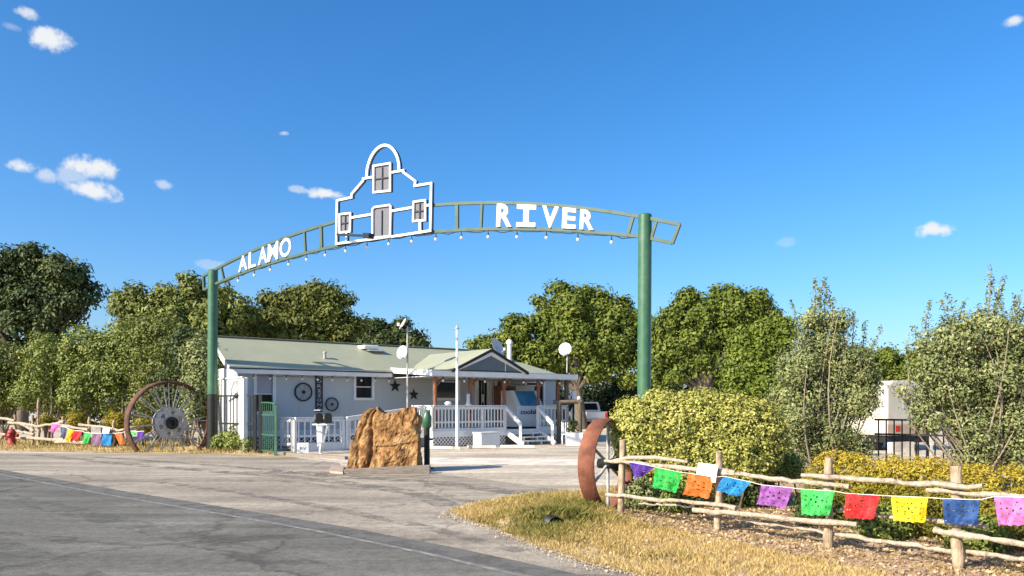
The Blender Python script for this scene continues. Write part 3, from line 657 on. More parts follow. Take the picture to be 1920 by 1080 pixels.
# front wall built round its openings
opens = []   # (u0,u1,z0,z1)
def opening(px0, px1, py0, py1, w=0):
    u0, u1 = hu(px0, w), hu(px1, w); um = (u0 + u1) / 2
    return (u0, u1, hz(um, w, py1), hz(um, w, py0))
W1 = opening(481, 511, 699, 771); W2 = opening(667, 697, 705, 746); W3 = opening(814, 858, 713, 746)
D1 = opening(894, 918, 708, 800); W4 = opening(987, 1018, 718, 770)
D1 = (D1[0], D1[1], FL + .02, D1[3]); W4 = (W4[0], W4[1], max(W4[2], FL + .85), W4[3])
opens = [W1, W2, W3, D1, W4]
us = sorted({0, LEN, *[o[0] for o in opens], *[o[1] for o in opens]})
mb = MB()
for i in range(len(us) - 1):
    a, c = us[i], us[i + 1]; op = [o for o in opens if o[0] <= a + 1e-6 and o[1] >= c - 1e-6]
    if op: o = op[0]; hb(mb, a, c, -.12, 0, FL - .05, o[2]); hb(mb, a, c, -.12, 0, o[3], EAVE)
    else: hb(mb, a, c, -.12, 0, FL - .05, EAVE)
mb.build('front_wall', M['siding'], house)
# vertical seams of the siding sheets
for u in np.arange(1.22, LEN, 1.22):
    if not any(o[0] - .12 < u < o[1] + .12 for o in opens): hb(MB(), u - .012, u + .012, .001, .006, FL + .12, EAVE - .02).build('siding_seam', M['siding'], house)
gab = [H(0, 0, FL - .05), H(0, 0, EAVE), H(0, -DEP / 2, RIDGE - .1), H(0, -DEP, EAVE), H(0, -DEP, FL - .05)]
MB().prism(gab, HU * .12).build('gable_wall', M['white'], house)
mb = MB(); hb(mb, 0, LEN, -DEP, -DEP + .12, FL - .05, EAVE); hb(mb, LEN - .12, LEN, -DEP + .12, -.12, FL - .05, EAVE); mb.build('rear_wall', M['siding'], house)
hb(MB(), .12, LEN - .12, -DEP + .12, -.12, FL - .1, FL).build('floor_slab', M['timber'], house)
hb(MB(), -.01, LEN + .01, -.02, .03, FL - .17, FL + .06).build('sill_board', M['white'], house)
# skirting lattice and its dark void
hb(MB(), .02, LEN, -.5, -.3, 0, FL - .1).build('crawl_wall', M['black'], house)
def lattice(name, p0, p1, z0, z1, out, step=.16, sw=.035):
    p0, p1 = Vector(p0), Vector(p1); L = (p1 - p0).length; d = (p1 - p0) / L; hgt = z1 - z0; mb = MB()
    for sgn in (1, -1):
        x = -hgt
        while x < L:
            a, b_ = (x, x + hgt); ta, tb = max(0, -a / hgt), min(1, (L - a) / hgt)
            if tb > ta:
                za, zb = (ta, tb) if sgn > 0 else (1 - ta, 1 - tb)
                q0 = p0 + d * (a + ta * hgt) + UP * (z0 + za * hgt); q1 = p0 + d * (a + tb * hgt) + UP * (z0 + zb * hgt)
                mb.bar(q0 + out * (.006 * sgn), q1 + out * (.006 * sgn), .01, sw, Vector((0, 0, 1)))
            x += step
    o = mb.build(name, M['white'], house, kind='stuff'); return o
lattice('lattice', H(.05, -.02, 0), H(6.5, -.02, 0), .03, FL - .17, HW)
# main roof
OV = .34
def roof_sheet(name, pts, mat='roof', th=.06): return MB().prism(pts, Vector((0, 0, -th))).build(name, M[mat], house)
eaveU0, ridgeU0 = -.28, -.28; hipU = LEN + .3 - 3.2
slope = (RIDGE - EAVE) / (DEP / 2); ze = EAVE + .1 - slope * OV + .04; zr = RIDGE + .14
roof_sheet('roof', [H(eaveU0, OV, ze), H(LEN + .3, OV, ze), H(hipU, -DEP / 2, zr), H(ridgeU0, -DEP / 2, zr)])
roof_sheet('roof', [H(ridgeU0, -DEP / 2, zr), H(hipU, -DEP / 2, zr), H(LEN + .3, -DEP - OV, ze), H(eaveU0, -DEP - OV, ze)])
roof_sheet('roof', [H(LEN + .3, OV, ze), H(LEN + .3, -DEP - OV, ze), H(hipU, -DEP / 2, zr)])
hb(MB(), eaveU0, 6.3, OV, OV + .03, ze - .26, ze - .03).build('fascia', M['white'], house)
hb(MB(), eaveU0, 6.3, .0, OV, ze - .26, ze - .22).build('soffit', M['white'], house)
hb(MB(), eaveU0 - .02, 6.3, OV + .03, OV + .06, ze - .1, ze - .055).build('drip_edge', M['roof_trim'], house)
MB().bar(H(eaveU0 - .02, OV, ze - .12), H(eaveU0 - .02, -DEP / 2, zr - .12), .03, .2).build('rake_board', M['white'], house)
MB().bar(H(eaveU0 - .02, -DEP - OV, ze - .12), H(eaveU0 - .02, -DEP / 2, zr - .12), .03, .2).build('rake_board', M['white'], house)
MB().bar(H(ridgeU0, -DEP / 2, zr + .012), H(hipU, -DEP / 2, zr + .012), .22, .03).build('ridge_cap', M['roof'], house)
# porch: deck, roof, posts, pediment, rails, steps
PU0, PU1, PW = 6.55, 13.55, 3.06
pe = 2.92                                   # porch eave height
po = .25
u0, u1 = PU0 - .18, PU1 + .3
roof_sheet('porch_roof', [H(u0, PW + po, pe + .06), H(u1, PW + po, pe + .06), H(u1, OV - .22, ze + .13), H(u0, OV - .22, ze + .13)])
hb(MB(), u0, u1, PW + po, PW + po + .035, pe - .17, pe + .03).build('porch_fascia', M['white'], house)
MB().prism([H(u0 - .035, PW + po + .035, pe - .17), H(u0 - .035, PW + po + .035, pe + .04), H(u0 - .035, OV - .2, ze + .14), H(u0 - .035, OV - .2, ze - .08)], HU * .033).build('porch_fascia', M['white'], house)
MB().prism([H(u1, PW + po + .035, pe - .17), H(u1, PW + po + .035, pe + .04), H(u1, OV - .1, ze + .1), H(u1, OV - .1, ze - .14)], HU * .033).build('porch_fascia', M['white'], house)
hb(MB(), u0 + .02, u1 - .02, .05, PW + po - .02, pe - .19, pe - .16).build('porch_ceiling', M['siding'], house)
hb(MB(), PU0, PU1, 0.02, PW, FL - .04, FL).build('deck_floor', M['timber'], house)
hb(MB(), PU0 - .02, PU1 + .02, PW, PW + .04, FL - .24, FL + .01).build('rim_board', M['white'], house)
hb(MB(), PU0 - .04, PU0, 0.04, PW, FL - .24, FL + .01).build('rim_board', M['white'], house)
ph = [hu(p, PW - .12) for p in (816, 881, 945, 1009, 1047)]
for u in ph:
    mb = MB(); pts = [H(u + random.uniform(-.02, .02), PW - .12, z) for z in np.linspace(FL, pe - .19, 6)]
    mb.tube(pts, [.085, .075, .08, .07, .078, .085], 9, jitter=.08); mb.build('porch_post', M['cedar'], house, recalc=False)
    if u < ph[-1]: MB().bar(H(u, PW - .12, pe - .6), H(u + .38, PW - .12, pe - .2), .06, .06).build('brace', M['cedar'], house)
MB().tube([H(ph[-1] + .45, PW - .1, 0), H(ph[-1] + .45, PW - .1, pe - .17)], .1, 9, jitter=.1).build('porch_post', M['bark'], house, recalc=False)
# pediment over the door
ua, ub = hu(853, PW + po + .05), hu(984, PW + po + .05); um = (ua + ub) / 2; zp = hz(um, PW + po, 657); zb_ = pe + .09
wf = PW + po + .05
roofp = lambda ux, z, w: H(ux, w, z)
MB().prism([H(ua + .25, wf - .06, zb_), H(ub - .25, wf - .06, zb_), H(um, wf - .06, zp - .22)], HW * .04).build('pediment', M['siding_dark'], house)
for (ux, nm) in ((ua, 0), (ub, 1)):
    MB().bar(H(ux, wf, zb_ + .0), H(um, wf, zp - .13), .06, .16, UP).build('pediment_trim', M['white'], house)
    q = [H(ux + (-.14 if nm == 0 else .14), wf + .1, zb_ + .0), H(um, wf + .1, zp + .06), H(um, -1.75, zp + .06), H(ux + (-.14 if nm == 0 else .14), .45, zb_ + .1)]
    MB().prism(q, UP * -.11).build('dormer_roof', M['roof_trim'], house)
    q2 = [p + UP * .012 - HW * .05 for p in q]; MB().prism([q2[0], q2[1], q2[2], q2[3]], UP * -.01).build('dormer_sheet', M['roof'], house)
hb(MB(), um + .72, um + .75, wf - .02, wf, zb_, zb_ + .42).build('pediment_batten', M['white'], house)
# windows and door
def window(o, blind=False, fw=.1, split=.5, w=0.0):
    u0, u1, z0, z1 = o; mb = MB()
    hb(mb, u0 - fw, u1 + fw, .002, .045, z1, z1 + fw); hb(mb, u0 - fw, u1 + fw, .002, .05, z0 - fw, z0); hb(mb, u0 - fw, u0, .002, .045, z0, z1); hb(mb, u1, u1 + fw, .002, .045, z0, z1)
    fr = mb.build('window', M['white'], house)
    zs = z0 + (z1 - z0) * split
    hb(MB(), u0, u1, -.06, -.045, zs + .02, z1).build('pane', M['glass_blind'] if blind else M['glass_dark'], fr)
    hb(MB(), u0, u1, -.08, -.065, z0, zs - .02).build('pane', M['glass_dark'], fr)
    hb(MB(), u0, u1, -.085, -.03, zs - .02, zs + .02).build('sash', M['white'], fr)
    return fr
window(W1, True, .12, .45); window(W2); window(W3, fw=.11, split=.92); window(W4, fw=.11, split=.9)
u0, u1, z0, z1 = D1; mb = MB(); fw = .11
hb(mb, u0 - fw, u1 + fw, .002, .05, z1, z1 + fw); hb(mb, u0 - fw, u0, .002, .05, FL, z1); hb(mb, u1, u1 + fw, .002, .05, FL, z1); mb.build('door_frame', M['white'], house)
dr = MB(); st = .13
hb(dr, u0, u0 + st, -.07, -.02, FL, z1); hb(dr, u1 - st, u1, -.07, -.02, FL, z1); hb(dr, u0 + st, u1 - st, -.07, -.02, z1 - .14, z1); hb(dr, u0 + st, u1 - st, -.07, -.02, FL, FL + .3); dr = dr.build('door', M['white'], house)
hb(MB(), u0 + st, u1 - st, -.055, -.045, FL + .3, z1 - .14).build('door_glass', M['glass_dark'], dr)
for f in (.36, .68):
    hb(MB(), u0 + st + (u1 - u0 - 2 * st) * f - .01, u0 + st + (u1 - u0 - 2 * st) * f + .01, -.044, -.035, FL + .3, z1 - .14).build('muntin', M['white'], dr)
hb(MB(), u0 + .3, u1 - .3, -.034, -.028, 1.75, 2.12).build('notice', M['sign_paper'], dr)
MB().tube([H(u1 - .06, -.02, FL + 1), H(u1 - .06, .05, FL + 1)], .03, 8).build('handle', M['steel'], dr, recalc=False)
hb(MB(), u1 + .2, u1 + .42, .003, .05, FL, z1 + .08).build('side_trim', M['white'], house)
hb(MB(), u1 + .46, u1 + .62, .003, .04, FL, z1 + .08).build('side_trim', M['siding_dark'], house)
# railings
def railing(p0, p1, zf0, zf1, npost=2, nbal=8, hgt=.98, label=None, solid=False):
    """railing between two floor points; each baluster a sub-part"""
    p0, p1 = Vector(p0), Vector(p1); d = (p1 - p0); L = d.length; d /= L
    def pt(t, z): return p0 + d * (L * t) + UP * (zf0 + (zf1 - zf0) * t + z)
    top = MB().bar(pt(0, hgt), pt(1, hgt), .15, .045); top.bar(pt(0, hgt - .09), pt(1, hgt - .09), .045, .1)
    rl = top.build('railing', M['white'], house)
    MB().bar(pt(0, .34), pt(1, .34), .045, .07).build('mid_rail', M['white'], rl)
    MB().bar(pt(0, .04), pt(1, .04), .045, .12).build('bottom_rail', M['white'], rl)
    for i in range(npost):
        t = i / (npost - 1); MB().box(pt(t, hgt / 2 - .12), (.1, .1, hgt + .1), (d, d.cross(UP), UP)).build('rail_post', M['white'], rl)
    side = d.cross(UP)
    for i in range(nbal):
        t = (i + .5) / nbal; MB().box(pt(t, .51) + side * .034, (.05, .02, .76), (d, side, UP)).build('baluster', M['white'], rl)
    return rl
us_ = hu(946, PW - .05); ue_ = hu(1008, PW - .05)
railing(H(PU0 + .02, PW - .03, 0), H(us_, PW - .03, 0), FL, FL, 4, 22)
railing(H(ue_, PW - .03, 0), H(PU1 - .05, PW - .03, 0), FL, FL, 2, 8)
railing(H(PU0 + .02, 1.55, 0), H(PU0 + .02, PW - .03, 0), FL, FL, 2, 9)
railing(H(PU1 - .05, .3, 0), H(PU1 - .05, PW - .03, 0), FL, FL, 2, 12)
lattice('lattice', H(PU0, PW + .005, 0), H(us_, PW + .005, 0), .02, FL - .24, HW)
lattice('lattice', H(ue_ - .1, PW + .005, 0), H(PU1, PW + .005, 0), .02, FL - .24, HW)
hb(MB(), PU0 + .1, PU1 - .1, PW - .4, PW - .2, 0, FL - .08).build('crawl_wall', M['timber'], house)
hb(MB(), PU0, PU0 + .02, .05, PW, .02, FL - .24).build('deck_skirt', M['white'], house)
# front steps
for i in range(4):
    z = FL - .155 * (i + 1) + .02; w0 = PW + .06 + .27 * i
    if z > .02: hb(MB(), us_ + .1, ue_ - .1, w0, w0 + .29, z - .04, z).build('step', M['white'], house)
    if z > .1:
        for f in (.3, .7): uu = us_ + (ue_ - us_) * f; hb(MB(), uu - .03, uu + .03, w0 + .1, w0 + .25, .0, z - .04).build('step_riser', M['white'], house)
for u in (us_ + .04, ue_ - .04):
    s_ = MB().bar(H(u, PW + .06, FL - .12), H(u, PW + 1.15, .03), .05, .22).build('stringer', M['white'], house)
    MB().bar(H(u, PW - .02, FL + .93), H(u, PW + .95, .95 - .1), .1, .13).build('handrail', M['white_metal'], house)
    MB().bar(H(u, PW + .95, 0), H(u, PW + .95, .86), .11, .11).build('newel_post', M['white_metal'], house)
# ramp along the front wall and its rails
ru0, ru1, ru2, rw0, rw1 = 1.2, 3.2, PU0 - .04, 1.35, 2.55
MB().prism([H(ru2, rw0, FL), H(ru1, rw0, .2), H(ru1, rw0, .12), H(ru2, rw0, FL - .12)], HW * (rw1 - rw0)).build('ramp', M['timber'], house)
hb(MB(), ru0, ru1, rw0, rw1, .1, .2).build('landing', M['timber'], house)
hb(MB(), ru0, ru1, rw1 - .02, rw1 + .02, .0, .24).build('rim_board', M['white'], house)
MB().prism([H(ru1, rw1 + .01, 0.02), H(ru2, rw1 + .01, FL - .24), H(ru2, rw1 + .01, FL), H(ru1, rw1 + .01, .2)], HW * .03).build('rim_board', M['white'], house)
railing(H(ru1, rw1, 0), H(ru2 - .06, rw1, 0), .2, FL, 3, 15)
railing(H(ru0 + .05, rw1, 0), H(ru1 - .15, rw1, 0), .2, .2, 2, 8)
railing(H(ru0, rw0 + .1, 0), H(ru0, rw1 - .1, 0), .2, .2, 2, 5)
# roof fittings
def on_roof(px, py):   # point of the front slope seen at that pixel
    best = None
    for w in np.linspace(OV, -DEP / 2, 200):
        u = hu(px, w); z = ze + (zr - ze) * (OV - w) / (OV + DEP / 2); e = abs(hz(u, w, py) - z)
        if best is None or e < best[0]: best = (e, u, w, z)
    return H(best[1], best[2], best[3])
p = on_roof(690, 656); mb = MB(); mb.box(p + UP * .1, (.7, .7, .16), HAX); mb.build('skylight', M['white_metal'], house, bevel=.04)
p = on_roof(703, 659); MB().box(p + UP * .03, (.8, .5, .06), HAX).build('skylight', M['white_metal'], house, bevel=.02)
p = on_roof(609, 672); MB().tube([p - UP * .05, p + UP * .22], .055, 10).lathe(p + UP * .22, UP, [(.085, 0), (.085, .04), (.001, .07)], 10).build('vent_pipe', M['steel'], house, recalc=False)
p = H(hu(955, -1.0), -1.0, 0); p.z = 3.6; MB().tube([p, Vector((p.x, p.y, hz(hu(955, -1.0), -1.0, 645)))], .11, 12).lathe(Vector((p.x, p.y, hz(hu(955, -1.0), -1.0, 645))), UP, [(.15, 0), (.15, .12), (.1, .2), (.001, .22)], 12).build('chimney', M['white_metal'], house, recalc=False)

# white parapet wall at the left end of the house
pw = thing('parapet_wall', 'white wall with a rounded top standing at the left end of the house', 'wall', H(-.2, 0, 0))
prof = [(-2.2, 0), (-2.2, 2.55), (-1.7, 2.58)] + [(-.31 - 1.33 * math.cos(t), 2.6 + .36 * math.sin(t)) for t in np.linspace(0.1, math.pi - .1, 14)] + [(1.08, 2.6), (1.9, 2.58), (1.96, 2.54), (1.96, 0)]
MB().prism([H(-.2, w, z) for (w, z) in prof], HU * -.14).build('wall_panel', M['white'], pw)
MB().prism([H(-.35, w, 2.6) for w in (-1.7, 1.98)] + [H(-.35, w, 2.56) for w in (1.98, -1.7)], HU * -.04).build('coping', M['white'], pw)
hb(MB(), -.37, -.345, -.62, -.3, .1, 2.55).build('pilaster', M['steel'], pw)

# wall decorations
def deco_wheel(label, px, py, r, w=.05):
    u = hu(px, w); z = hz(u, w, py); c = H(u, w, z); Rr = r / FOC * c.y
    t = thing('wagon_wheel', label, 'wagon wheel', c, 'wagon wheels hung on the front wall')
    MB().lathe(c, HW, [(Rr, -.025), (Rr, .025), (Rr * .86, .025), (Rr * .86, -.025), (Rr, -.025)], 40).build('rim', M['navy'], t, recalc=False)
    MB().lathe(c, HW, [(Rr * .2, -.03), (Rr * .2, .04), (.001, .05)], 16).build('hub', M['navy'], t, recalc=False)
    for k in range(12):
        a = 2 * math.pi * k / 12 + .13; d = HU * math.cos(a) + UP * math.sin(a); MB().bar(c + d * Rr * .18, c + d * Rr * .88, .03, .022, HW).build('spoke', M['steel'], t)
deco_wheel('larger dark wagon wheel on the grey wall left of the lettered board', 569, 735, 17.5)
deco_wheel('smaller dark wagon wheel on the grey wall right of the lettered board', 622.5, 758, 13)
u = hu(598.5, .04); z0, z1 = hz(u, .04, 772), hz(u, .04, 702); bw = 11.5 / FOC * H(u, 0, 0).y
bo = thing('lettered_board', 'tall narrow dark board with pale vertical lettering on the grey wall', 'sign', H(u, .04, z0))
hb(MB(), u - bw / 2 - .03, u + bw / 2 + .03, .02, .05, z0, z1).build('board', M['navy'], bo)
word = 'HORIZONS'
for i, ch in enumerate(word):
    g = text_geo(ch, .01) if ch != 'I' else serif_I(); lh = (z1 - z0) / len(word); zz = z1 - (i + 1) * lh + lh * .16
    mb = MB(); plate_text(mb, g[0], g[1], lambda x, y, z, zz=zz, lh=lh: H(u - bw * .34 + bw * .68 * x, .055 + z * .004, zz + y * lh * .7)); mb.build('letter', M['steel'], bo, recalc=False)
def star(label, px, py, r):
    u = hu(px, .03); z = hz(u, .03, py); c = H(u, .03, z); Rr = r / FOC * c.y
    pts = [c + (HU * math.sin(k * math.pi / 5) + UP * math.cos(k * math.pi / 5)) * (Rr if k % 2 == 0 else Rr * .4) for k in range(10)]
    mb = MB(); mb.add([c + HW * .07] + pts + [p - HW * .02 for p in pts], [(0, i + 1, (i + 1) % 10 + 1) for i in range(10)] + [(i + 1, i + 11, (i + 1) % 10 + 11, (i + 1) % 10 + 1) for i in range(10)])
    o = mb.build('barn_star', M['black']); tag(o, label, 'star', 'barn stars on the front wall')
star('dark metal barn star on the wall right of the small window', 741, 724, 12.5); star('dark metal barn star lower on the wall beside the porch end', 776, 740, 11)

# ice merchandiser on the deck
iu0, iu1 = hu(949, 1.6), hu(1003, 1.6); iu0 += .15
ice = thing('ice_bin', 'pale slant front ice bin with a blue picture on the porch', 'ice bin', H((iu0 + iu1) / 2, 1.5, FL))
pf = [(1.0, FL + .06), (2.2, FL + .06), (2.2, FL + .95), (1.75, 2.28), (1.0, 2.28)]
MB().prism([H(iu0, w, z) for (w, z) in pf], HU * (iu1 - iu0)).build('cabinet', M['ice_body'], ice, bevel=.03)
nrm = (HW * (2.28 - FL - .95) + UP * (2.2 - 1.75)).normalized()
def slant(fu, fz, o=.012): return H(iu0 + (iu1 - iu0) * fu, 2.2 - .45 * fz, FL + .95 + (2.28 - FL - .95) * fz) + nrm * o
MB().prism([slant(.14, .04), slant(.88, .04), slant(.84, .94), slant(.12, .94)], nrm * .02).build('picture', M['ice_blue'], ice)
g = text_geo('coolsky', .015); mb = MB(); plate_text(mb, g[0], g[1], lambda x, y, z: H(iu0 + (iu1 - iu0) * (.12 + .76 * x), 2.212 + z * .006, FL + .55 + .28 * y)); mb.build('lettering', M['purple_print'], ice, recalc=False)
for uu in (iu0 + .1, iu1 - .1): hb(MB(), uu - .04, uu + .04, 1.1, 2.1, FL, FL + .06).build('foot', M['black'], ice)
# box behind it on the wall
ub_ = hu(975, .2); o = hb(MB(), ub_ - .8, ub_ + .75, .02, .35, 2.15, 2.55).build('wall_cabinet', M['cream'], None, bevel=.01); tag(o, 'pale box fixed on the porch wall above the ice bin', 'cabinet')
vz = thing('vending_rack', 'red rack with dark shelves on the porch behind a cedar post', 'rack', H(hu(948, .4), .4, FL))
uv_ = hu(948, .4); hb(MB(), uv_ - .45, uv_ + .45, .1, .6, FL, 2.5).build('rack_body', M['cedar'], vz); hb(MB(), uv_ - .36, uv_ + .36, .603, .62, FL + .3, 2.38).build('rack_front', M['black'], vz)
# white urn candle post on the railing
uu = hu(878, PW - .03); o = MB().lathe(H(uu, PW - .03, FL + 1.005), UP, [(.001, 0), (.13, 0), (.13, .03), (.075, .08), (.07, .45), (.001, .46)], 16).build('white_urn', M['white'], None, recalc=False); tag(o, 'slim white vase standing on the porch railing by a cedar post', 'vase')
uu = hu(840, PW - .03); o = MB().lathe(H(uu, PW - .03, FL + 1.005), UP, [(.001, 0), (.1, 0), (.16, .08), (.1, .14), (.001, .15)], 14).build('white_bowl', M['white'], None, recalc=False); tag(o, 'small white bowl on the porch railing under the wide window', 'bowl')

# flagpole
fb = ground_at(857, 842.5)
fp = thing('flagpole', 'bare slim white flagpole standing in front of the porch', 'flagpole', fb)
ft = EYE + (HY - 615) / FOC * fb.y
MB().tube([fb, fb + UP * (ft - .05)], [.055, .04], 12).build('pole', M['white_metal'], fp, recalc=False)
MB().lathe(Vector((fb.x, fb.y, ft - .05)), UP, [(.02, 0), (.09, .02), (.09, .05), (.03, .07), (.05, .11), (.001, .16)], 12).build('finial', M['steel'], fp, recalc=False)
MB().box(fb + UP * .05, (.24, .24, .1)).build('base', M['concrete'], fp)
# satellite dishes
def dish(t, c, nrm_, r, name='reflector'):
    nrm_ = Vector(nrm_).normalized(); prof = [(.001, 0)] + [(r * f, r * .22 * f * f) for f in (.3, .6, .85, 1.0)] + [(r * 1.02, r * .22), (r * .85, r * .12), (.001, -.03)]
    rf = MB().lathe(c, nrm_, prof, 26).build(name, M['dish'], t, recalc=False)
    lo = c + nrm_ * r * .1 - UP * r * .95; tip = c + nrm_ * r * 1.05 - UP * r * .7
    MB().tube([lo, tip], .018, 6).build('feed_arm', M['steel_pale'], t, recalc=False); MB().box(tip + UP * .03, (.09, .09, .12)).build('receiver', M['white'], t)
pY = 30.6
pt = at(764, 600, pY)
ds = thing('dish_mast', 'thin mast with two white satellite dishes at the porch corner', 'antenna', (pt.x, pt.y, 0))
MB().tube([(pt.x, pt.y, 0), (pt.x, pt.y, EYE + (HY - 612) / FOC * pY)], .035, 8).build('mast', M['steel_pale'], ds, recalc=False)
dish(ds, at(757, 608, pY - .1), (-.75, -.3, .45), .24); dish(ds, at(755.5, 661, pY - .1), (-.55, -.8, .15), .27)
c1 = at(931, 652, 33.6); d2 = thing('satellite_dish', 'tilted grey satellite dish behind the porch gable peak', 'satellite dish', (c1.x, c1.y, 3.9))
dish(d2, c1, (.75, -.45, .42), .42); MB().tube([(c1.x + .05, c1.y, 3.7), c1], .03, 8).build('mount', M['steel_pale'], d2, recalc=False)
Yd = 35.6; c2 = at(1060, 655, Yd); d3 = thing('satellite_dish', 'white oval satellite dish on a pole at the right roof corner', 'satellite dish', (c2.x, c2.y, 2.9))
dish(d3, c2, (-.35, -.9, .2), .3); mpt = at(1063, 699, Yd); MB().tube([mpt, at(1063.5, 668, Yd), c2 + Vector((.02, .1, -.05))], .03, 8).build('mount', M['steel_pale'], d3, recalc=False)
# eave lights on the house
pts, bl = [], []
for i in range(10):
    uu = .6 + i * .62
    for k in range(3): pts.append(H(uu + k * .207, OV - .05, ze - .28 - .06 * math.sin(math.pi * k / 3)))
    bl.append(H(uu, OV - .05, ze - .285))
pts.append(H(.6 + 10 * .62, OV - .05, ze - .28))
string_lights('string of white bulbs under the long eave of the grey house', pts, bl, drop=.03, rad=.008, br=.045)
pts, bl = [], []
for i in range(7):
    uu = PU0 + .4 + i * 1.0
    for k in range(3): pts.append(H(uu + k * .33, PW + .1, pe - .2 - .07 * math.sin(math.pi * k / 3)))
    bl.append(H(uu, PW + .1, pe - .205))
string_lights('string of white bulbs under the porch eave', pts, bl, drop=.03, rad=.008, br=.045)

# white boxes, planters and wheel stops in front of the porch
def wbox(name, label, cat, px0, px1, pyt, pyb, w, d):
    y = EYE * FOC / (pyb - HY); u0_ = hu(px0, w); u1_ = hu(px1, w); z1_ = .52
    t = thing(name, label, cat, H((u0_ + u1_) / 2, w, 0)); hb(MB(), u0_, u1_, w - d, w, 0, z1_).build('box_body', M['white'], t, bevel=.02)
    hb(MB(), u0_ - .02, u1_ + .02, w - d - .02, w + .02, z1_ + .002, z1_ + .05).build('lid', M['white'], t); return u0_, u1_
wbox('storage_box', 'low white storage box in front of the porch lattice', 'box', 902, 938, 813, 838, PW + .95, .55)
pl = thing('planter', 'white square planter with a leafy plant right of the porch steps', 'planter', at(1076, HY, 31.5) - UP * EYE)
pc = at(1076, HY, 31.5); pc.z = 0
mb = MB()
for (dx, dy, sx, sy) in ((0, -.3, .66, .06), (0, .3, .66, .06), (-.3, 0, .06, .54), (.3, 0, .06, .54)): mb.box(pc + Vector((dx, dy, .26)), (sx, sy, .52))
mb.build('planter_box', M['white'], pl); MB().box(pc + UP * .22, (.54, .54, .42)).build('soil', M['timber'], pl)
P, Nn, ti = crown_points([(pc.x, pc.y, .78, .32, .3, .3)], 500, .15, 20, .3); leaf_mesh('foliage', P, Nn, .09 * (.6 + .8 * rng.random(len(P))), ti, LM['dark'], pl)
for (lab, x0, x1, py) in (('white wheel stop in front of the lattice left of the storage box', 845, 896, 841), ('white wheel stop in front of the storage box', 876, 930, 841.5), ('white wheel stop in front of the porch steps', 938, 1003, 841)):
    a, b_ = ground_at(x0, py), ground_at(x1, py + .5)
    if lab.endswith('box') and 'left' in lab: a, b_ = ground_at(800, 843.5), ground_at(850, 844)
    o = MB().prism([a + UP * .02, b_ + UP * .02, b_ + UP * .13, a + UP * .13], Vector((0, .16, 0))).build('wheel_stop', M['concrete'], None, bevel=.02); tag(o, lab, 'wheel stop', 'wheel stops in front of the porch')
# hitching frame and globes right of the porch
hf = thing('hitching_frame', 'dark rough timber frame standing right of the porch', 'frame', at(1065, HY, 33) - UP * EYE)
for px in (1048.5, 1087): q = at(px, HY, 33); MB().tube([(q.x, q.y, 0), (q.x, q.y, EYE + 8 / FOC * 33)], .1, 8, jitter=.1).build('post', M['bark'], hf, recalc=False)
q0, q1 = at(1037, 754, 33), at(1091, 753, 33); MB().tube([q0, q1], .085, 8, jitter=.1).build('beam', M['bark'], hf, recalc=False)
gl = thing('globe_lamp', 'black lamp standard with a cluster of white globes right of the porch', 'lamp', at(1075, HY, 38) - UP * EYE)
q = at(1075, HY, 38); MB().tube([(q.x, q.y, 0), (q.x, q.y, 1.85)], .05, 8).build('lamp_post', M['black'], gl, recalc=False)
for (px, py) in ((1066, 745), (1075, 739), (1076, 746), (1085, 747)):
    c = at(px, py, 38); MB().lathe(c - UP * .11, UP, [(.001, 0)] + [(.11 * math.sin(a), .11 - .11 * math.cos(a)) for a in np.linspace(.3, math.pi - .05, 9)], 14).build('globe', M['globe'], gl, recalc=False); MB().tube([Vector((q.x, q.y, 1.7)), c - UP * .1], .02, 6).build('arm', M['black'], gl, recalc=False)
ch = thing('patio_chair', 'white patio chair beside the dark timber frame', 'chair', at(1064, HY, 32) - UP * EYE); cc = at(1063, HY, 32); cc.z = 0
MB().box(cc + UP * .43, (.46, .44, .04)).build('seat', M['white'], ch)
for sx in (-1, 1):
    for sy in (-1, 1): MB().tube([cc + Vector((sx * .2, sy * .19, 0)), cc + Vector((sx * .2, sy * .19, .43 if sy < 0 else .95))], .02, 6).build('leg', M['white'], ch, recalc=False)
for k in range(4): MB().box(cc + Vector((-.15 + k * .1, .19, .7)), (.05, .02, .42)).build('back_slat', M['white'], ch)

# ------------------------------------------------------------------ pickup truck far right of the house
tk = thing('pickup_truck', 'white pickup truck seen from behind, parked under the trees', 'pickup truck', at(1114, HY, 55) - UP * EYE)
tp = at(1114, HY, 55); tp.z = 0
TX = Vector((.995, .1, 0)).normalized(); TY = Vector((-TX.y, TX.x, 0))
def tb(mb, x0, x1, y0, y1, z0, z1): return mb.box(tp + TX * ((x0 + x1) / 2) + TY * ((y0 + y1) / 2) + UP * ((z0 + z1) / 2), (x1 - x0, y1 - y0, z1 - z0), (TX, TY, UP))
mb = MB(); tb(mb, -.98, -.86, .06, 2.0, .55, 1.2); tb(mb, .86, .98, .06, 2.0, .55, 1.2); tb(mb, -.86, .86, .06, 2.0, .55, .75); tb(mb, -.98, .98, 2.0, 5.4, .5, 1.18); mb.build('body', M['white_metal'], tk, bevel=.06)
def tq(x, y, z): return tp + TX * x + TY * y + UP * z
cabv = [tq(x * s, y, z) for (s, y, z) in ((.94, 2.05, 1.185), (.8, 2.3, 1.9), (.8, 3.6, 1.9), (.94, 4.3, 1.185)) for x in (-1, 1)]
MB().add(cabv, [(0, 2, 4, 6), (1, 7, 5, 3), (0, 1, 3, 2), (2, 3, 5, 4), (4, 5, 7, 6), (0, 6, 7, 1)]).build('cab', M['white_metal'], tk, bevel=.04)
MB().prism([tq(-.72, 2.085, 1.3), tq(.72, 2.085, 1.3), tq(.64, 2.245, 1.78), tq(-.64, 2.245, 1.78)], TY * -.03).build('rear_window', M['glass_dark'], tk)
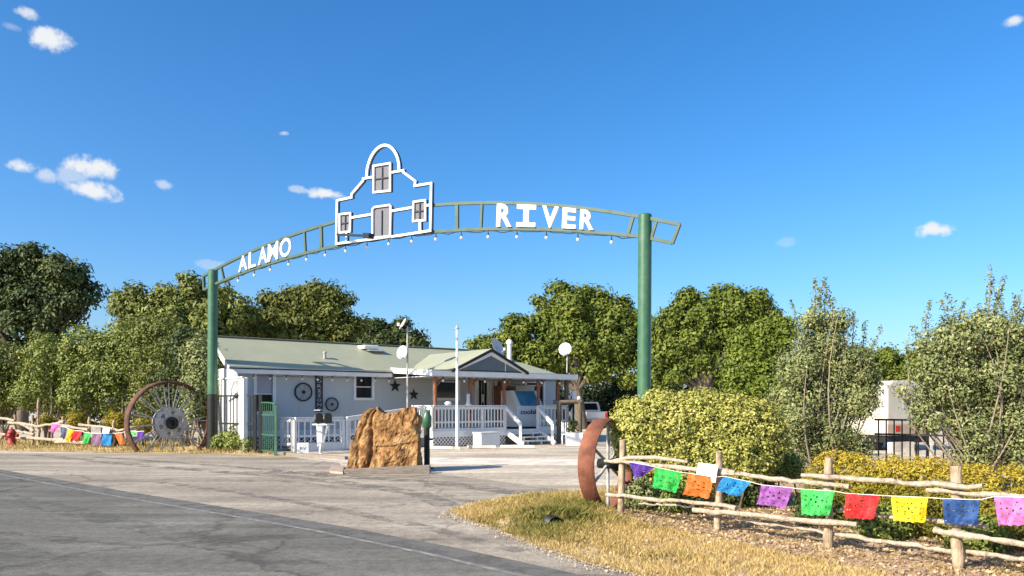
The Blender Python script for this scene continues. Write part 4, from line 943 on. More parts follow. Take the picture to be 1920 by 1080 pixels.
tb(MB(), -.8, .8, -.02, .05, .72, 1.18).build('tailgate', M['white_metal'], tk, bevel=.02); tb(MB(), -.95, .95, -.14, -.03, .48, .66).build('bumper', M['steel'], tk, bevel=.02)
for s in (-1, 1):
    tb(MB(), s * .9 - .07, s * .9 + .07, -.0, .055, .8, 1.15).build('tail_light', M['redlight'], tk)
    for y in (1.1, 4.3):
        wl_ = MB().lathe(tq(s * .86 - .12, y, .39), TX, [(.2, 0), (.39, 0), (.39, .24), (.2, .24)], 20).build('wheel', M['rubber'], tk, recalc=False); MB().lathe(tq(s * .86 - .1, y, .39), TX, [(.001, 0), (.2, 0), (.2, .2), (.001, .2)], 14).build('hubcap', M['steel'], wl_, recalc=False)
tb(MB(), -.2, .2, -.15, -.142, .5, .62).build('plate', M['sign_paper'], tk)

# ------------------------------------------------------------------ rock, timber, green stub post
rm, nt, nd, lk, b = new_mat('ochre rock'); b.inputs['Roughness'].default_value = .85; b.inputs['Specular IOR Level'].default_value = .25
geo = N(nd, 'ShaderNodeNewGeometry')
def nz2(s, d=9, ro=.65, st=(1, 1, 1)):
    mp = N(nd, 'ShaderNodeMapping'); mp.inputs['Scale'].default_value = st; lk.new(geo.outputs['Position'], mp.inputs['Vector'])
    n = N(nd, 'ShaderNodeTexNoise'); n.inputs['Scale'].default_value = s; n.inputs['Detail'].default_value = d; n.inputs['Roughness'].default_value = ro; lk.new(mp.outputs[0], n.inputs['Vector']); return n
a1 = nz2(2.8, st=(1.2, 1.2, 1.1)); r1 = ramp(nd, [(.3, (.13, .062, .024)), (.44, (.26, .135, .05)), (.56, (.39, .23, .095)), (.72, (.52, .39, .22))]); lk.new(a1.outputs['Fac'], r1.inputs['Fac'])
a2 = nz2(9); r2 = ramp(nd, [(.36, (.55, .5, .46)), (.62, (1.15, 1.12, 1.08))]); lk.new(a2.outputs['Fac'], r2.inputs['Fac'])
mx = N(nd, 'ShaderNodeMix', data_type='RGBA', blend_type='MULTIPLY'); mx.inputs['Factor'].default_value = 1; lk.new(r1.outputs['Color'], mx.inputs['A']); lk.new(r2.outputs['Color'], mx.inputs['B']); lk.new(mx.outputs['Result'], b.inputs['Base Color'])
a3 = nz2(16, 10, .7); bp = N(nd, 'ShaderNodeBump'); bp.inputs['Strength'].default_value = .9; bp.inputs['Distance'].default_value = .04; lk.new(a3.outputs['Fac'], bp.inputs['Height']); lk.new(bp.outputs[0], b.inputs['Normal'])
RY = 18.75
outl_l = [(0, 651), (.15, 656), (.35, 661), (.55, 664), (.72, 669), (.85, 673), (.94, 678), (1, 686)]
outl_r = [(0, 783), (.2, 785), (.5, 786), (.75, 787), (.86, 786), (.9, 781), (1, 779)]
def interp(tbl, t):
    for i in range(len(tbl) - 1):
        if t <= tbl[i + 1][0]: f = (t - tbl[i][0]) / (tbl[i + 1][0] - tbl[i][0]); return tbl[i][1] + (tbl[i + 1][1] - tbl[i][1]) * f
    return tbl[-1][1]
topz = [(0, 772), (.1, 765), (.18, 770), (.24, 764), (.3, 771), (.42, 777), (.6, 775), (.72, 768), (.9, 763), (1, 764)]
nx, ny, nzz = 44, 14, 48
vs = {}; vl = []; fs = []
def rv(i, j, k):
    if (i, j, k) in vs: return vs[i, j, k]
    fx, fy, fz = i / nx, j / ny, k / nzz
    xl, xr = interp(outl_l, fz), interp(outl_r, fz); px = xl + (xr - xl) * fx; pyt = interp(topz, fx); py = 893 + (pyt - 893) * fz
    p = at(px, py, RY); depth = .62 * (1 - .35 * fz); p.y = RY + (fy - .5) * depth * 1.2 + .12 * fz
    nrm = Vector(((fx - .5) * 2, (fy - .5) * 1.6, (fz - .5) * 1.0))
    q = Vector((p.x * 1.6, p.y * 1.6, p.z * .8))
    dsp = noise.fractal(q * 1.5, .9, 2.1, 6) * .07 + noise.fractal(Vector((p.x * 5.5, p.y * 3, p.z * .9)), 1, 2, 4) * .05 * max(0, .75 - fx) + noise.fractal(Vector((p.x * 2.2, p.y * 2, p.z * 2.6 + 7)), 1, 2, 3) * .05 * fx + noise.fractal(q * 6, .8, 2, 4) * .018
    rg = noise.ridged_multi_fractal(Vector((p.x * 2.1, p.y * 2.1, p.z * 1.5 + 3)), .9, 2.1, 5, 1.0, 2.0); dsp += (rg - 1.1) * .028
    cell = noise.cell(Vector((p.x * 5 + noise.noise(q * 3), p.y * 4, p.z * 4 + noise.noise(q * 3 + Vector((5, 5, 5)))))); dsp += cell * .02
    crack = -.1 * math.exp(-((fx - .27 - .04 * math.sin(fz * 5)) / .03) ** 2) * (fz < .97) - .06 * math.exp(-((fx - .13 - .03 * math.sin(fz * 7 + 1)) / .022) ** 2)
    if j == 0: dsp += crack
    nn = nrm.normalized() if j not in (0,) else Vector((nrm.x * .25, -1, 0)).normalized()
    p = p + nn * dsp
    vs[i, j, k] = len(vl); vl.append(p); return vs[i, j, k]
for i in range(nx):
    for k in range(nzz): fs += [(rv(i, 0, k), rv(i + 1, 0, k), rv(i + 1, 0, k + 1), rv(i, 0, k + 1)), (rv(i, ny, k), rv(i, ny, k + 1), rv(i + 1, ny, k + 1), rv(i + 1, ny, k))]
for j in range(ny):
    for k in range(nzz): fs += [(rv(0, j, k), rv(0, j, k + 1), rv(0, j + 1, k + 1), rv(0, j + 1, k)), (rv(nx, j, k), rv(nx, j + 1, k), rv(nx, j + 1, k + 1), rv(nx, j, k + 1))]
for i in range(nx):
    for j in range(ny): fs += [(rv(i, j, nzz), rv(i + 1, j, nzz), rv(i + 1, j + 1, nzz), rv(i, j + 1, nzz))]
rk = MB(); rk.add(vl, fs, False); ro = rk.build('standing_rock', rm); tag(ro, 'big upright slab of ochre brown rock in the driveway mouth', 'rock')
bo0, bo1 = ground_at(645, 889.5), ground_at(806, 888.5)
o = MB().prism([bo0, bo1, bo1 + UP * .2, bo0 + UP * .115], Vector((0, .2, 0))).build('timber_beam', M['timber'], None, bevel=.012); tag(o, 'grey weathered timber beam on the ground in front of the rock', 'beam')
o = MB().prism([ground_at(618, 888), ground_at(643, 890), ground_at(646, 878), ground_at(622, 876)], UP * .06).build('concrete_pad', M['tan'], None, bevel=.015); tag(o, 'small tan concrete pad at the left end of the timber beam', 'slab')
a, b_ = ground_at(522, 853), ground_at(650, 862); o = MB().bar(a + UP * .05, b_ + UP * .05, .14, .1).build('timber_edging', M['timber'], None, bevel=.01); tag(o, 'thin timber edging on the ground behind the mailboxes', 'edging')
gp = ground_at(800.5, 879); gs = thing('stub_post', 'short green steel post with a rounded latch head right of the rock', 'post', gp)
zt = EYE + (HY - 770) / FOC * gp.y
MB().tube([gp, gp + UP * (zt - .12)], .075, 14).build('shaft', M['black'], gs, recalc=False); MB().lathe(gp + UP * (zt - .45), UP, [(.076, 0), (.12, .05), (.12, .3), (.08, .38), (.06, .45), (.001, .47)], 16).build('head', M['green'], gs, recalc=False)
MB().box(gp + Vector((.1, 0, .75)), (.1, .06, .05)).build('latch', M['black'], gs); MB().box(gp + UP * .02, (.3, .3, .04)).build('foot_plate', M['black'], gs)

# ------------------------------------------------------------------ gate, mailboxes, small sign
g0, g1 = at(411, HY, 27.4), at(479, HY, 26.2); g0.z = g1.z = 0
gt = thing('iron_fence', 'black iron picket fence with a half wheel ornament beside the left post', 'fence', g0)
ZT = 1.95
for z in (ZT, .98, .12): MB().bar(g0 + UP * z, g1 + UP * z, .045, .06).build('rail', M['black'], gt)
for i in range(11): q = g0.lerp(g1, (i + .5) / 11); MB().box(q + UP * (ZT / 2 + .03), (.028, .028, ZT - .1)).build('picket', M['black'], gt)
for px, Y in ((478, 26.2), (488.5, 25.95)): q = at(px, HY, Y); MB().box(Vector((q.x, q.y, .98)), (.1, .1, 1.98)).build('post', M['black'], gt)
gd = (g1 - g0).normalized(); cm = g0.lerp(g1, .5) + UP * ZT; gn = gd.cross(UP)
arcp = [cm + gd * (.33 * math.cos(t)) + UP * (.5 * math.sin(t) + .03) for t in np.linspace(0, math.pi, 18)]; MB().tube(arcp, .028, 6).build('half_wheel', M['steel'], gt, recalc=False)
for t in (.6, math.pi / 2, math.pi - .6): MB().tube([cm + UP * .03, cm + gd * (.31 * math.cos(t)) + UP * (.47 * math.sin(t) + .03)], .016, 6).build('half_spoke', M['steel'], gt, recalc=False)
MB().lathe(cm + gn * -.04, gn, [(.001, 0), (.09, 0), (.09, .08), (.001, .08)], 12).build('half_hub', M['black'], gt, recalc=False)
p0, p1 = at(491, HY, 25.9), at(517, HY, 24.7); p0.z = p1.z = 0
gg = thing('green_gate', 'green metal gate leaf standing open right of the black fence', 'gate', p0)
zz0, zz1 = EYE + 6 / FOC * 25.9, EYE - 4 / FOC * 24.7
MB().tube([p0.lerp(p1, t) + UP * (zz0 + (zz1 - zz0) * t + .12 * math.sin(math.pi * t * .5)) for t in np.linspace(0, 1, 8)], .028, 6).build('top_bar', M['green'], gg, recalc=False)
for z in (.12, .65, 1.3): MB().bar(p0 + UP * z, p1 + UP * z, .025, .035).build('cross_bar', M['green'], gg)
for i in range(7):
    t = (i + .5) / 7; q = p0.lerp(p1, t); h_ = zz0 + (zz1 - zz0) * t + .1 * math.sin(math.pi * t * .5); MB().box(q + UP * (.08 + h_ / 2 - .04), (.016, .016, h_ - .1)).build('bar', M['green'], gg)
MB().box(p1 + UP * .8, (.075, .075, 1.6)).build('gate_post', M['green'], gg)
b2 = at(428, HY, 27.0); b2.z = 0
lo = [(b2.x + dx, b2.y + dy, z, r, r, r * .8) for (dx, dy, z, r) in ((-.2, .1, .35, .32), (.1, 0, .5, .34), (.45, -.25, .38, .32), (.75, -.45, .3, .28))]
tree('leafy_shrub', 'pale leaved shrub growing against the black iron fence', 'shrub', b2, lo, 3400, .09, LM['shrub'], trunk_r=.02, clump=.25, per=25, zmin=.03, stems=2)
mbx = ground_at(601, 851)
def mailbox(label, px, Y, arrow):
    c = at(px, 793, Y); t = thing('mailbox', label, 'mailbox', c, 'mailboxes on the white stand'); wd, L_, h_ = .24, .48, .22
    ax = Vector((.35, -.94, 0)).normalized(); sd = ax.cross(UP)
    pr = [(-wd / 2, 0), (-wd / 2, h_)] + [(-wd / 2 * math.cos(a), h_ + wd / 2 * math.sin(a) * 1.0) for a in np.linspace(.3, math.pi - .3, 7)] + [(wd / 2, h_), (wd / 2, 0)]
    MB().prism([c + sd * x + UP * z - ax * L_ / 2 for x, z in pr], ax * L_).build('box_shell', M['black'], t)
    MB().prism([c + sd * x * .94 + UP * (z * .96 + .005) + ax * (L_ / 2) for x, z in pr], ax * .02).build('door', M['black'], t)
    MB().box(c + ax * .1 + sd * (wd / 2 + .012) + UP * .2, (.02, .02, .14)).build('flag', M['steel'], t)
mailbox('black mailbox on the left of the white stand, pale sheet on top', 597.5, 26, 0); mailbox('black round topped mailbox on the right of the white stand', 614, 25.8, 0)
ms = thing('mailbox_stand', 'white crossed timber stand carrying two black mailboxes', 'stand', mbx)
z_ = at(600, 793.5, 26).z
MB().bar(at(590, 794, 26) - UP * .03, at(622, 794, 25.8) - UP * .03, .3, .045).build('shelf', M['white'], ms)
MB().bar(mbx, Vector((mbx.x - .02, mbx.y + .1, z_ - .06)), .1, .1).build('post', M['white'], ms)
MB().bar(mbx + Vector((.02, -.07, .05)), at(614, 797, 25.75) - UP * .03, .07, .07).build('brace', M['steel_pale'], ms)
MB().prism([at(593, 794, 26.1), at(604, 794, 26.1), at(601, 830, 26.1), at(595, 838, 26.1)], Vector((0, .03, 0))).build('side_panel', M['white'], ms)
o = MB().box(at(597, 769, 25.95) , (.2, .4, .02)).build('paper_sheet', M['sign_paper']); tag(o, 'pale sheet lying on top of the left mailbox', 'sheet')
sg = ground_at(568, 851.5); ssg = thing('ground_sign', 'small white square sign on the ground left of the mailboxes', 'sign', sg)
MB().box(sg + UP * .2, (.37, .03, .36), (Vector((.95, .3, 0)).normalized(), Vector((-.3, .95, 0)).normalized(), UP)).build('sign_board', M['white_metal'], ssg, bevel=.006)
g = text_geo('RV', .0); mb = MB(); ex, en = Vector((.95, .3, 0)).normalized(), Vector((-.3, .95, 0)).normalized(); plate_text(mb, g[0], g[1], lambda x, y, z: sg + ex * (-.1 + .2 * x) - en * (.019 + .002 * z) + UP * (.14 + .1 * y)); mb.build('lettering', M['ink'], ssg, recalc=False)
for s_ in (-1, 1): MB().box(sg + ex * (.13 * s_) + UP * .01, (.03, .1, .02), (ex, en, UP)).build('foot', M['steel'], ssg)

# ------------------------------------------------------------------ hydrant, left fence and banner
hy = ground_at(22, 836); hyd = thing('fire_hydrant', 'red fire hydrant at the left edge of the roadside', 'fire hydrant', hy)
MB().lathe(hy, UP, [(.18, 0), (.18, .04), (.13, .05), (.13, .5), (.16, .51), (.16, .55), (.13, .6), (.08, .68), (.001, .7)], 18).build('barrel', M['red'], hyd, recalc=False)
for d, r in ((Vector((1, 0, 0)), .06), (Vector((-1, 0, 0)), .06), (Vector((.2, -1, 0)).normalized(), .08)): MB().lathe(hy + UP * .42 + d * .1, d, [(r, 0), (r, .1), (r * 1.25, .1), (r * 1.25, .15), (.001, .16)], 12).build('outlet', M['red'], hyd, recalc=False)
MB().lathe(hy + UP * .7, UP, [(.035, 0), (.035, .06), (.001, .06)], 5).build('bonnet_nut', M['red'], hyd, recalc=False)
def log(mb, p, q, r, seg=7, wob=.025, n=8):
    p, q = Vector(p), Vector(q); pts = []; rs = []
    for i in range(seg):
        t = i / (seg - 1); o = Vector((random.uniform(-1, 1), random.uniform(-1, 1), random.uniform(-1, 1))) * wob * (0 if i in (0,) else 1); pts.append(p.lerp(q, t) + o); rs.append(r * random.uniform(.74, 1.14))
    return mb.tube(pts, rs, n, jitter=.16)
LF0, LF1 = Vector((-24.5, 33.4, 0)), Vector((-14.4, 28.9, 0))
def LFp(px, py, o=0):
    k = (px - HX) / FOC; D_ = LF1 - LF0; s = (LF0.y * k - LF0.x) / (D_.x - D_.y * k); p = LF0 + D_ * s; return Vector((p.x, p.y - o, EYE + (HY - py) / FOC * p.y))
lf = thing('rail_fence', 'rough cedar rail fence along the left roadside behind the hydrant', 'fence', LF0)
for (px, pt_) in ((-40, 775), (28, 776), (61, 778), (72, 745), (117, 780), (167, 781), (213, 788)):
    q = LFp(px, HY); log(MB(), (q.x, q.y, -.05), (q.x + .02, q.y, LFp(px, pt_).z), .055).build('post', M['log_dark'], lf, recalc=False)
for (a, b_) in (((-60, 772), (30, 789)), ((18, 792), (68, 798)), ((40, 794), (65, 808)), ((70, 800), (122, 790)), ((112, 797), (168, 805)), ((150, 796), (213, 803)), ((215, 806), (236, 807)), ((-50, 806), (12, 814)), ((30, 808), (66, 814)), ((30, 821), (130, 825)), ((68, 822), (160, 829)), ((105, 829), (158, 830))):
    log(MB(), LFp(*a, .05), LFp(*b_, .05), .06).build('rail', M['log'], lf, recalc=False)

def cloth_mat(name, c):
    m, nt, nd, lk, b = new_mat(name); b.inputs['Roughness'].default_value = .45; b.inputs['Specular IOR Level'].default_value = .4
    geo = N(nd, 'ShaderNodeNewGeometry'); n = N(nd, 'ShaderNodeTexNoise'); n.inputs['Scale'].default_value = 14; n.inputs['Detail'].default_value = 5; lk.new(geo.outputs['Position'], n.inputs['Vector'])
    r = ramp(nd, [(.35, tuple(x * .62 for x in c)), (.68, tuple(min(1, x * 1.2 + .03) for x in c))]); lk.new(n.outputs['Fac'], r.inputs['Fac']); lk.new(r.outputs['Color'], b.inputs['Base Color'])
    tr = N(nd, 'ShaderNodeBsdfTranslucent'); lk.new(r.outputs['Color'], tr.inputs['Color']); mx = N(nd, 'ShaderNodeMixShader'); mx.inputs[0].default_value = .3
    lk.new(b.outputs[0], mx.inputs[1]); lk.new(tr.outputs[0], mx.inputs[2]); lk.new(mx.outputs[0], nd['Material Output'].inputs['Surface']); return m
CL = {'purple': cloth_mat('purple tissue', (.09, .025, .34)), 'green': cloth_mat('green tissue', (.02, .46, .07)), 'orange': cloth_mat('orange tissue', (.78, .16, .02)), 'blue': cloth_mat('sky blue tissue', (.01, .24, .6)),
      'violet': cloth_mat('violet tissue', (.33, .10, .40)), 'lime': cloth_mat('lime tissue', (.06, .62, .12)), 'red': cloth_mat('red tissue', (.66, .02, .025)), 'yellow': cloth_mat('yellow tissue', (.85, .62, .01)), 'navy': cloth_mat('navy tissue', (.012, .07, .26)), 'pink': cloth_mat('pink tissue', (.66, .17, .48)), 'greyblue': cloth_mat('slate blue tissue', (.10, .12, .22)), 'mauve': cloth_mat('mauve tissue', (.25, .14, .27))}
def flag(parent, label, col, tl, tr, br, bl, nrm_, nu=30, nv=26, amp=.02, seed=0, fold=1, motif=True):
    """a cut-paper flag: a rippled sheet with its pattern cut out and a scalloped lower edge"""
    rr = random.Random(seed); ph = rr.uniform(0, 6); fx = rr.choice((4, 5, 6)); me = MB(); vs = []; ids = {}
    def P_(i, j):
        u, v = i / nu, j / nv; t = tl.lerp(tr, u); bt = bl.lerp(br, u); e = 1.0 - (.05 * abs(math.sin(math.pi * 4.5 * u))) * 1.0
        p = t.lerp(bt, v * (e if j > nv * .7 else 1)); p = p + nrm_ * (amp * .7 * (abs(((u * 2.3 + ph + v * .35) % 1) - .5) - .25) * (.3 + v)); return p + nrm_ * (amp * math.sin(u * 7 + v * 3 + ph) * (.3 + v) + amp * .5 * math.sin(u * 17 + ph * 2 + v * 5) * v)
    for j in range(nv + 1):
        for i in range(nu + 1): ids[i, j] = len(vs); vs.append(P_(i, j))
    fs = []
    for j in range(nv):
        for i in range(nu):
            x, y = abs((i + .5) / nu - .5) * 2, (j + .5) / nv; hole = False
            if motif:
                r1 = math.hypot(x * .9, (y - .45) * 2); a_ = math.atan2((y - .45) * 2, x)
                if .30 < r1 < .44 and math.cos(a_ * fx + ph) > .72: hole = True
                if .64 < x < .72 and .2 < y < .7 and j % 5 < 2: hole = True
                if y > .84 and y < .89 and (i % 5) == 1: hole = True
                if r1 < .07 or rr.random() < .012: hole = True
            if not hole: fs.append((ids[i, j], ids[i + 1, j], ids[i + 1, j + 1], ids[i, j + 1]))
    me.add(vs, fs, True); o = me.build('paper_flag', CL[col], parent, recalc=False); o['label'] = label; return o
def bunting(label, grp, fn, items, nrm_, amp=.02, motif=True, r=.008):
    t = thing('paper_banner', label, 'banner', fn(items[0][2][0], items[0][2][1]))
    pts = []
    for it in items: pts += [fn(*it[2], .012), fn(*it[3], .012)]
    MB().tube(pts, r, 5).build('cord', M['white'], t, recalc=False)
    for k, (lab, col, a, b_, c, d) in enumerate(items): flag(t, lab, col, fn(*a, .012), fn(*b_, .012), fn(*c, .012), fn(*d, .012), nrm_, seed=k * 7 + len(items), amp=amp, motif=motif, nu=30 if motif else 12, nv=26 if motif else 10)
    return t
LFN = Vector(((LF1 - LF0).y, -(LF1 - LF0).x, 0)).normalized()
bunting('string of small coloured paper flags on the left roadside fence', None, lambda x, y, o=0: LFp(x, y, .14 + o), [
    ('pink flag', 'pink', (102, 793), (117, 795), (106, 815), (96, 808)), ('slate blue flag', 'greyblue', (118, 799), (129, 801), (127, 821), (117, 821)), ('yellow flag', 'yellow', (132, 804), (144, 806), (136, 828), (127, 826)), ('red flag', 'red', (143, 807), (159, 808), (151, 826), (134, 826)),
    ('green flag', 'lime', (162, 810), (175, 812), (169, 831), (158, 833)), ('mauve flag', 'mauve', (178, 812), (193, 813), (192, 836), (174, 836)), ('sky blue flag', 'blue', (197, 812), (214, 812), (213, 836), (196, 836)), ('orange flag', 'orange', (219, 812), (233, 811), (236, 833), (227, 834)),
    ('pale green flag seen through the wheel', 'lime', (240, 808), (258, 808), (258, 815), (242, 815)), ('purple flag seen through the wheel', 'purple', (262, 809), (274, 808), (271, 827), (260, 824))], LFN, .03, False, .012)
o = MB().prism([LFp(201, 800, .25), LFp(214, 801, .25), LFp(211, 813, .25), LFp(199, 811, .25)], LFN * .02).build('white_card', M['sign_paper']); tag(o, 'white card fixed on the left fence above the sky blue flag', 'card')
bt = LFp(180, HY, -1.2); bt.z = 0
o = MB().lathe(bt, UP, [(.36, 0), (.42, .9), (.42, 1.0), (.36, 1.12), (.2, 1.22), (.001, 1.25)], 22).build('black_dome', M['black'], None, recalc=False); tag(o, 'black domed shape behind the left fence between two golden bushes', 'tank')  # plain black dome, no particular object

# ------------------------------------------------------------------ right rail fence, banner, card
F0, F1 = Vector((1.55, 11.1, 0)), Vector((4.3, 7.5, 0)); FD = F1 - F0; FN = Vector((FD.y, -FD.x, 0)).normalized()      # FN points to the road
if FN.dot(Vector((0, -1, 0))) < 0: FN = -FN
def FP(px, py, o=0):
    b0 = F0 + FN * o; k = (px - HX) / FOC; s = (b0.y * k - b0.x) / (FD.x - FD.y * k); p = b0 + FD * s; return Vector((p.x, p.y, EYE + (HY - py) / FOC * p.y))
rf = thing('rail_fence', 'bleached cedar rail fence with coloured flags along the dry verge', 'fence', F0)
for (px, tp_, px2, lean) in ((1167, 826, 1163, 0), (1349, 846, 1345, 0), (1551, 860, 1556, 0), (1791, 873, 1796, 0), (2075, 900, 2085, 0)):
    q = FP(px2, HY); z = FP(px, tp_).z; r = .052
    mb = MB(); log(mb, (q.x, q.y, -.06), (FP(px, tp_).x, FP(px, tp_).y, z), r, 6, .012, 9); mb.build('post', M['log_dark'], rf, recalc=False)
RA = [((1135, 864), (1378, 886), .036, .06), ((1340, 884), (1592, 914), .034, .06), ((1503, 891), (1842, 914), .034, .09), ((1738, 918), (1985, 938), .033, .06),
      ((1137, 927), (1382, 951), .033, .06), ((1300, 956), (1606, 985), .036, .09), ((1385, 975), (1560, 1000), .022, -.02), ((1556, 1000), (1800, 1036), .03, -.06), ((1570, 958), (1700, 972), .03, -.1), ((1738, 974), (1850, 988), .028, -.1),
      ((1752, 993), (2060, 1042), .036, .07), ((1800, 1034), (2060, 1068), .03, -.08), ((1880, 930), (2100, 952), .034, .03), ((1196, 944), (1300, 950), .018, -.3)]
for (a, b_, r, o_) in RA:
    mb = MB(); log(mb, FP(*a, o_), FP(*b_, o_), r * .88, 14, .014, 7); mb.build('rail', M['log'], rf, recalc=False)
# split pieces wedged at the first rail
MB().tube([FP(1140, 866, .05), FP(1180, 858, .06), FP(1230, 858, .06), FP(1290, 866, .06)], [.02, .03, .03, .018], 7).build('rail', M['log'], rf, recalc=False)
FLG = [('folded purple paper flag', 'purple', (1179, 866), (1227, 875), (1208, 892), (1190, 899)), ('green paper flag', 'green', (1229, 876), (1278, 886), (1268, 926), (1221, 914)), ('orange paper flag', 'orange', (1290, 887), (1338, 895), (1330, 937), (1282, 928)),
       ('sky blue paper flag blown sideways', 'blue', (1357, 893), (1409, 904), (1386, 932), (1342, 921)), ('violet paper flag', 'violet', (1427, 909), (1486, 915), (1473, 955), (1419, 946)), ('lime green paper flag', 'lime', (1502, 917), (1566, 921), (1552, 969), (1502, 966)),
       ('red paper flag', 'red', (1586, 925), (1651, 929), (1638, 975), (1585, 973)), ('yellow paper flag', 'yellow', (1671, 930), (1741, 933), (1732, 982), (1674, 978)), ('dark blue paper flag', 'navy', (1768, 935), (1838, 937), (1833, 986), (1770, 984)), ('pink paper flag', 'pink', (1864, 931), (1938, 933), (1930, 987), (1871, 986))]
bunting('string of large coloured cut paper flags on the right rail fence', None, lambda x, y, o=0: FP(x, y, .13 + o), FLG, FN, .018, True, .004)
cs = thing('fence_card', 'white lettered card tied on the rail fence above the orange flag', 'card', FP(1310, 868, .16))
q = [FP(1310, 867, .16), FP(1347, 872, .16), FP(1342, 905, .16), FP(1335, 904, .16), FP(1333, 894, .16), FP(1306, 889, .16)]
MB().prism(q, FN * .006).build('card', M['sign_paper'], cs)
def card_pt(fu, fv, o): a = FP(1314, 872, .166).lerp(FP(1338, 875, .166), fu); c = FP(1312, 888, .166).lerp(FP(1335, 892, .166), fu); return c.lerp(a, fv) + FN * o
for txt, v0 in (('TRAIL', .55), ('HOPE', .05)):
    g = text_geo(txt, 0); mb = MB(); plate_text(mb, g[0], g[1], lambda x, y, z, v0=v0: card_pt(.06 + .86 * x, v0 + .38 * y, .0035 + .001 * z)); mb.build('lettering', M['ink'], cs, recalc=False)
# culvert mouth in the verge
cv = ground_at(1041, 993); cu = thing('culvert_pipe', 'dark culvert pipe mouth hidden in the dry grass', 'pipe', cv)
cd = Vector((.35, -.94, 0)).normalized()
MB().lathe(cv + UP * .06 - cd * .5, cd, [(.11, 0), (.11, .52), (.095, .52), (.095, .02), (.001, .02)], 22).build('pipe', M['black'], cu, recalc=False)
mv = []; mf = []; nr_, na_ = 8, 28; mc = cv - cd * .42 + Vector((0, 0, .012))
for i in range(nr_ + 1):
    for k_ in range(na_):
        a_ = 2 * math.pi * k_ / na_; r_m = .46 * (1 + .3 * math.sin(a_ * 2 + 1)) * i / nr_; hgt_ = .13 * (1 - (i / nr_) ** 2) ** 1.3 * (1 + .25 * math.sin(a_ * 5 + i)); mv.append(mc + Vector((math.cos(a_) * r_m * 1.5, math.sin(a_) * r_m * .8, hgt_)))
for i in range(nr_):
    for k_ in range(na_): mf.append((i * na_ + k_, i * na_ + (k_ + 1) % na_, (i + 1) * na_ + (k_ + 1) % na_, (i + 1) * na_ + k_))
mo = MB().add(mv, mf, True).build('earth_bank', M['drysoil'], None, recalc=True); mo['kind'] = 'structure'

# ------------------------------------------------------------------ hedges and tall shrubs on the right
def hedge(name, label, base, lobes, n, leaf, mat, clump, per, stems=8, shell=.8, up=.4, aspect=.55, zmin=.03, tips=None):
    t = thing(name, label, 'hedge' if 'hedge' in name else 'shrub', base); mb = MB(); b = Vector(base)
    for k in range(stems):
        l = random.choice(lobes); c = Vector(l[:3]); s_ = Vector((c.x + random.uniform(-.3, .3), c.y + random.uniform(-.2, .2), 0)); mb.tube(limb_path(s_, c + Vector((0, 0, l[5] * .4)), .12, 5), [.022, .018, .014, .01, .005], 5)
    mb.build('stems', M['bark'], t, recalc=False, kind='stuff')
    P, Nn, ti = crown_points(lobes, n, clump, per, shell, zmin, up)
    if tips: ti = np.clip(.25 * ti + .95 * np.clip((P[:, 2] - tips[0]) / (tips[1] - tips[0]), 0, 1) ** 1.2 * (.55 + .45 * ti), 0, 1)      # new golden growth at the shoot tips
    leaf_mesh('foliage', P, Nn, leaf * (.6 + .8 * rng.random(len(P))), ti, mat, t, aspect); return t
lob = lobes_px([(1204, 806, 56), (1262, 796, 64), (1318, 792, 62), (1376, 796, 60), (1416, 800, 50), (1232, 850, 58), (1305, 850, 66), (1375, 850, 60), (1428, 830, 45), (1196, 840, 40), (1404, 865, 46), (1268, 880, 46), (1336, 885, 46), (1190, 780, 34), (1230, 768, 36)], 12.0, .72, .15)
b = at(1300, HY, 12.0); b.z = 0
hedge('variegated_hedge', 'big rounded hedge of pale yellow green variegated leaves by the fence end', b, lob, 115000, .046, LM['varieg'], .14, 34, 14, .84, .5, .62)
# low golden hedge parallel to the fence
hb0, hb1 = Vector((4.45, 10.55, 0)), Vector((6.6, 7.2, 0)); lob = []
for t in np.linspace(0, 1, 13):
    c = hb0.lerp(hb1, t); zt_ = .98 - .06 * t + random.uniform(-.03, .03); lob.append((c.x, c.y, zt_ - .36, .42, .42, .36)); lob.append((c.x - .1, c.y - .1, .34, .44, .44, .34))
hedge('golden_hedge', 'low clipped hedge of golden yellow foliage behind the rail fence', hb0, lob, 70000, .042, LM['gold'], .09, 16, 16, .82, .5, .38, .03, (.35, .85))
for (lab, px, py, r, Y, mk, n) in (('small green clump at the foot of the tall shrub', 1467, 872, 33, 12.4, 'shrub', 6000), ('low dark green plant under the fence below the purple flag', 1205, 925, 34, 11.7, 'greyg', 3600), ('low creeping plant under the rail below the green flag', 1275, 935, 30, 11.3, 'shrub', 2600), ('dark bush in the hedge shade behind the blue flag', 1400, 915, 46, 12.0, 'dark', 5000), ('dark bush behind the lime green flag', 1535, 955, 38, 10.1, 'dark', 3600), ('scrubby bush below the red and yellow flags', 1660, 985, 42, 9.2, 'shrub', 5000), ('scrubby bush below the dark blue flag', 1830, 1005, 46, 8.3, 'shrub', 5000)):
    lo = lobes_px([(px - r * .5, py + r * .2, r * .75), (px + r * .5, py + r * .2, r * .75), (px, py, r * .9)], Y, .7, .3); b = at(px, HY, Y); b.z = 0
    hedge('low_shrub', lab, b, lo, n, .045, LM[mk], .11, 16, 5, .6)
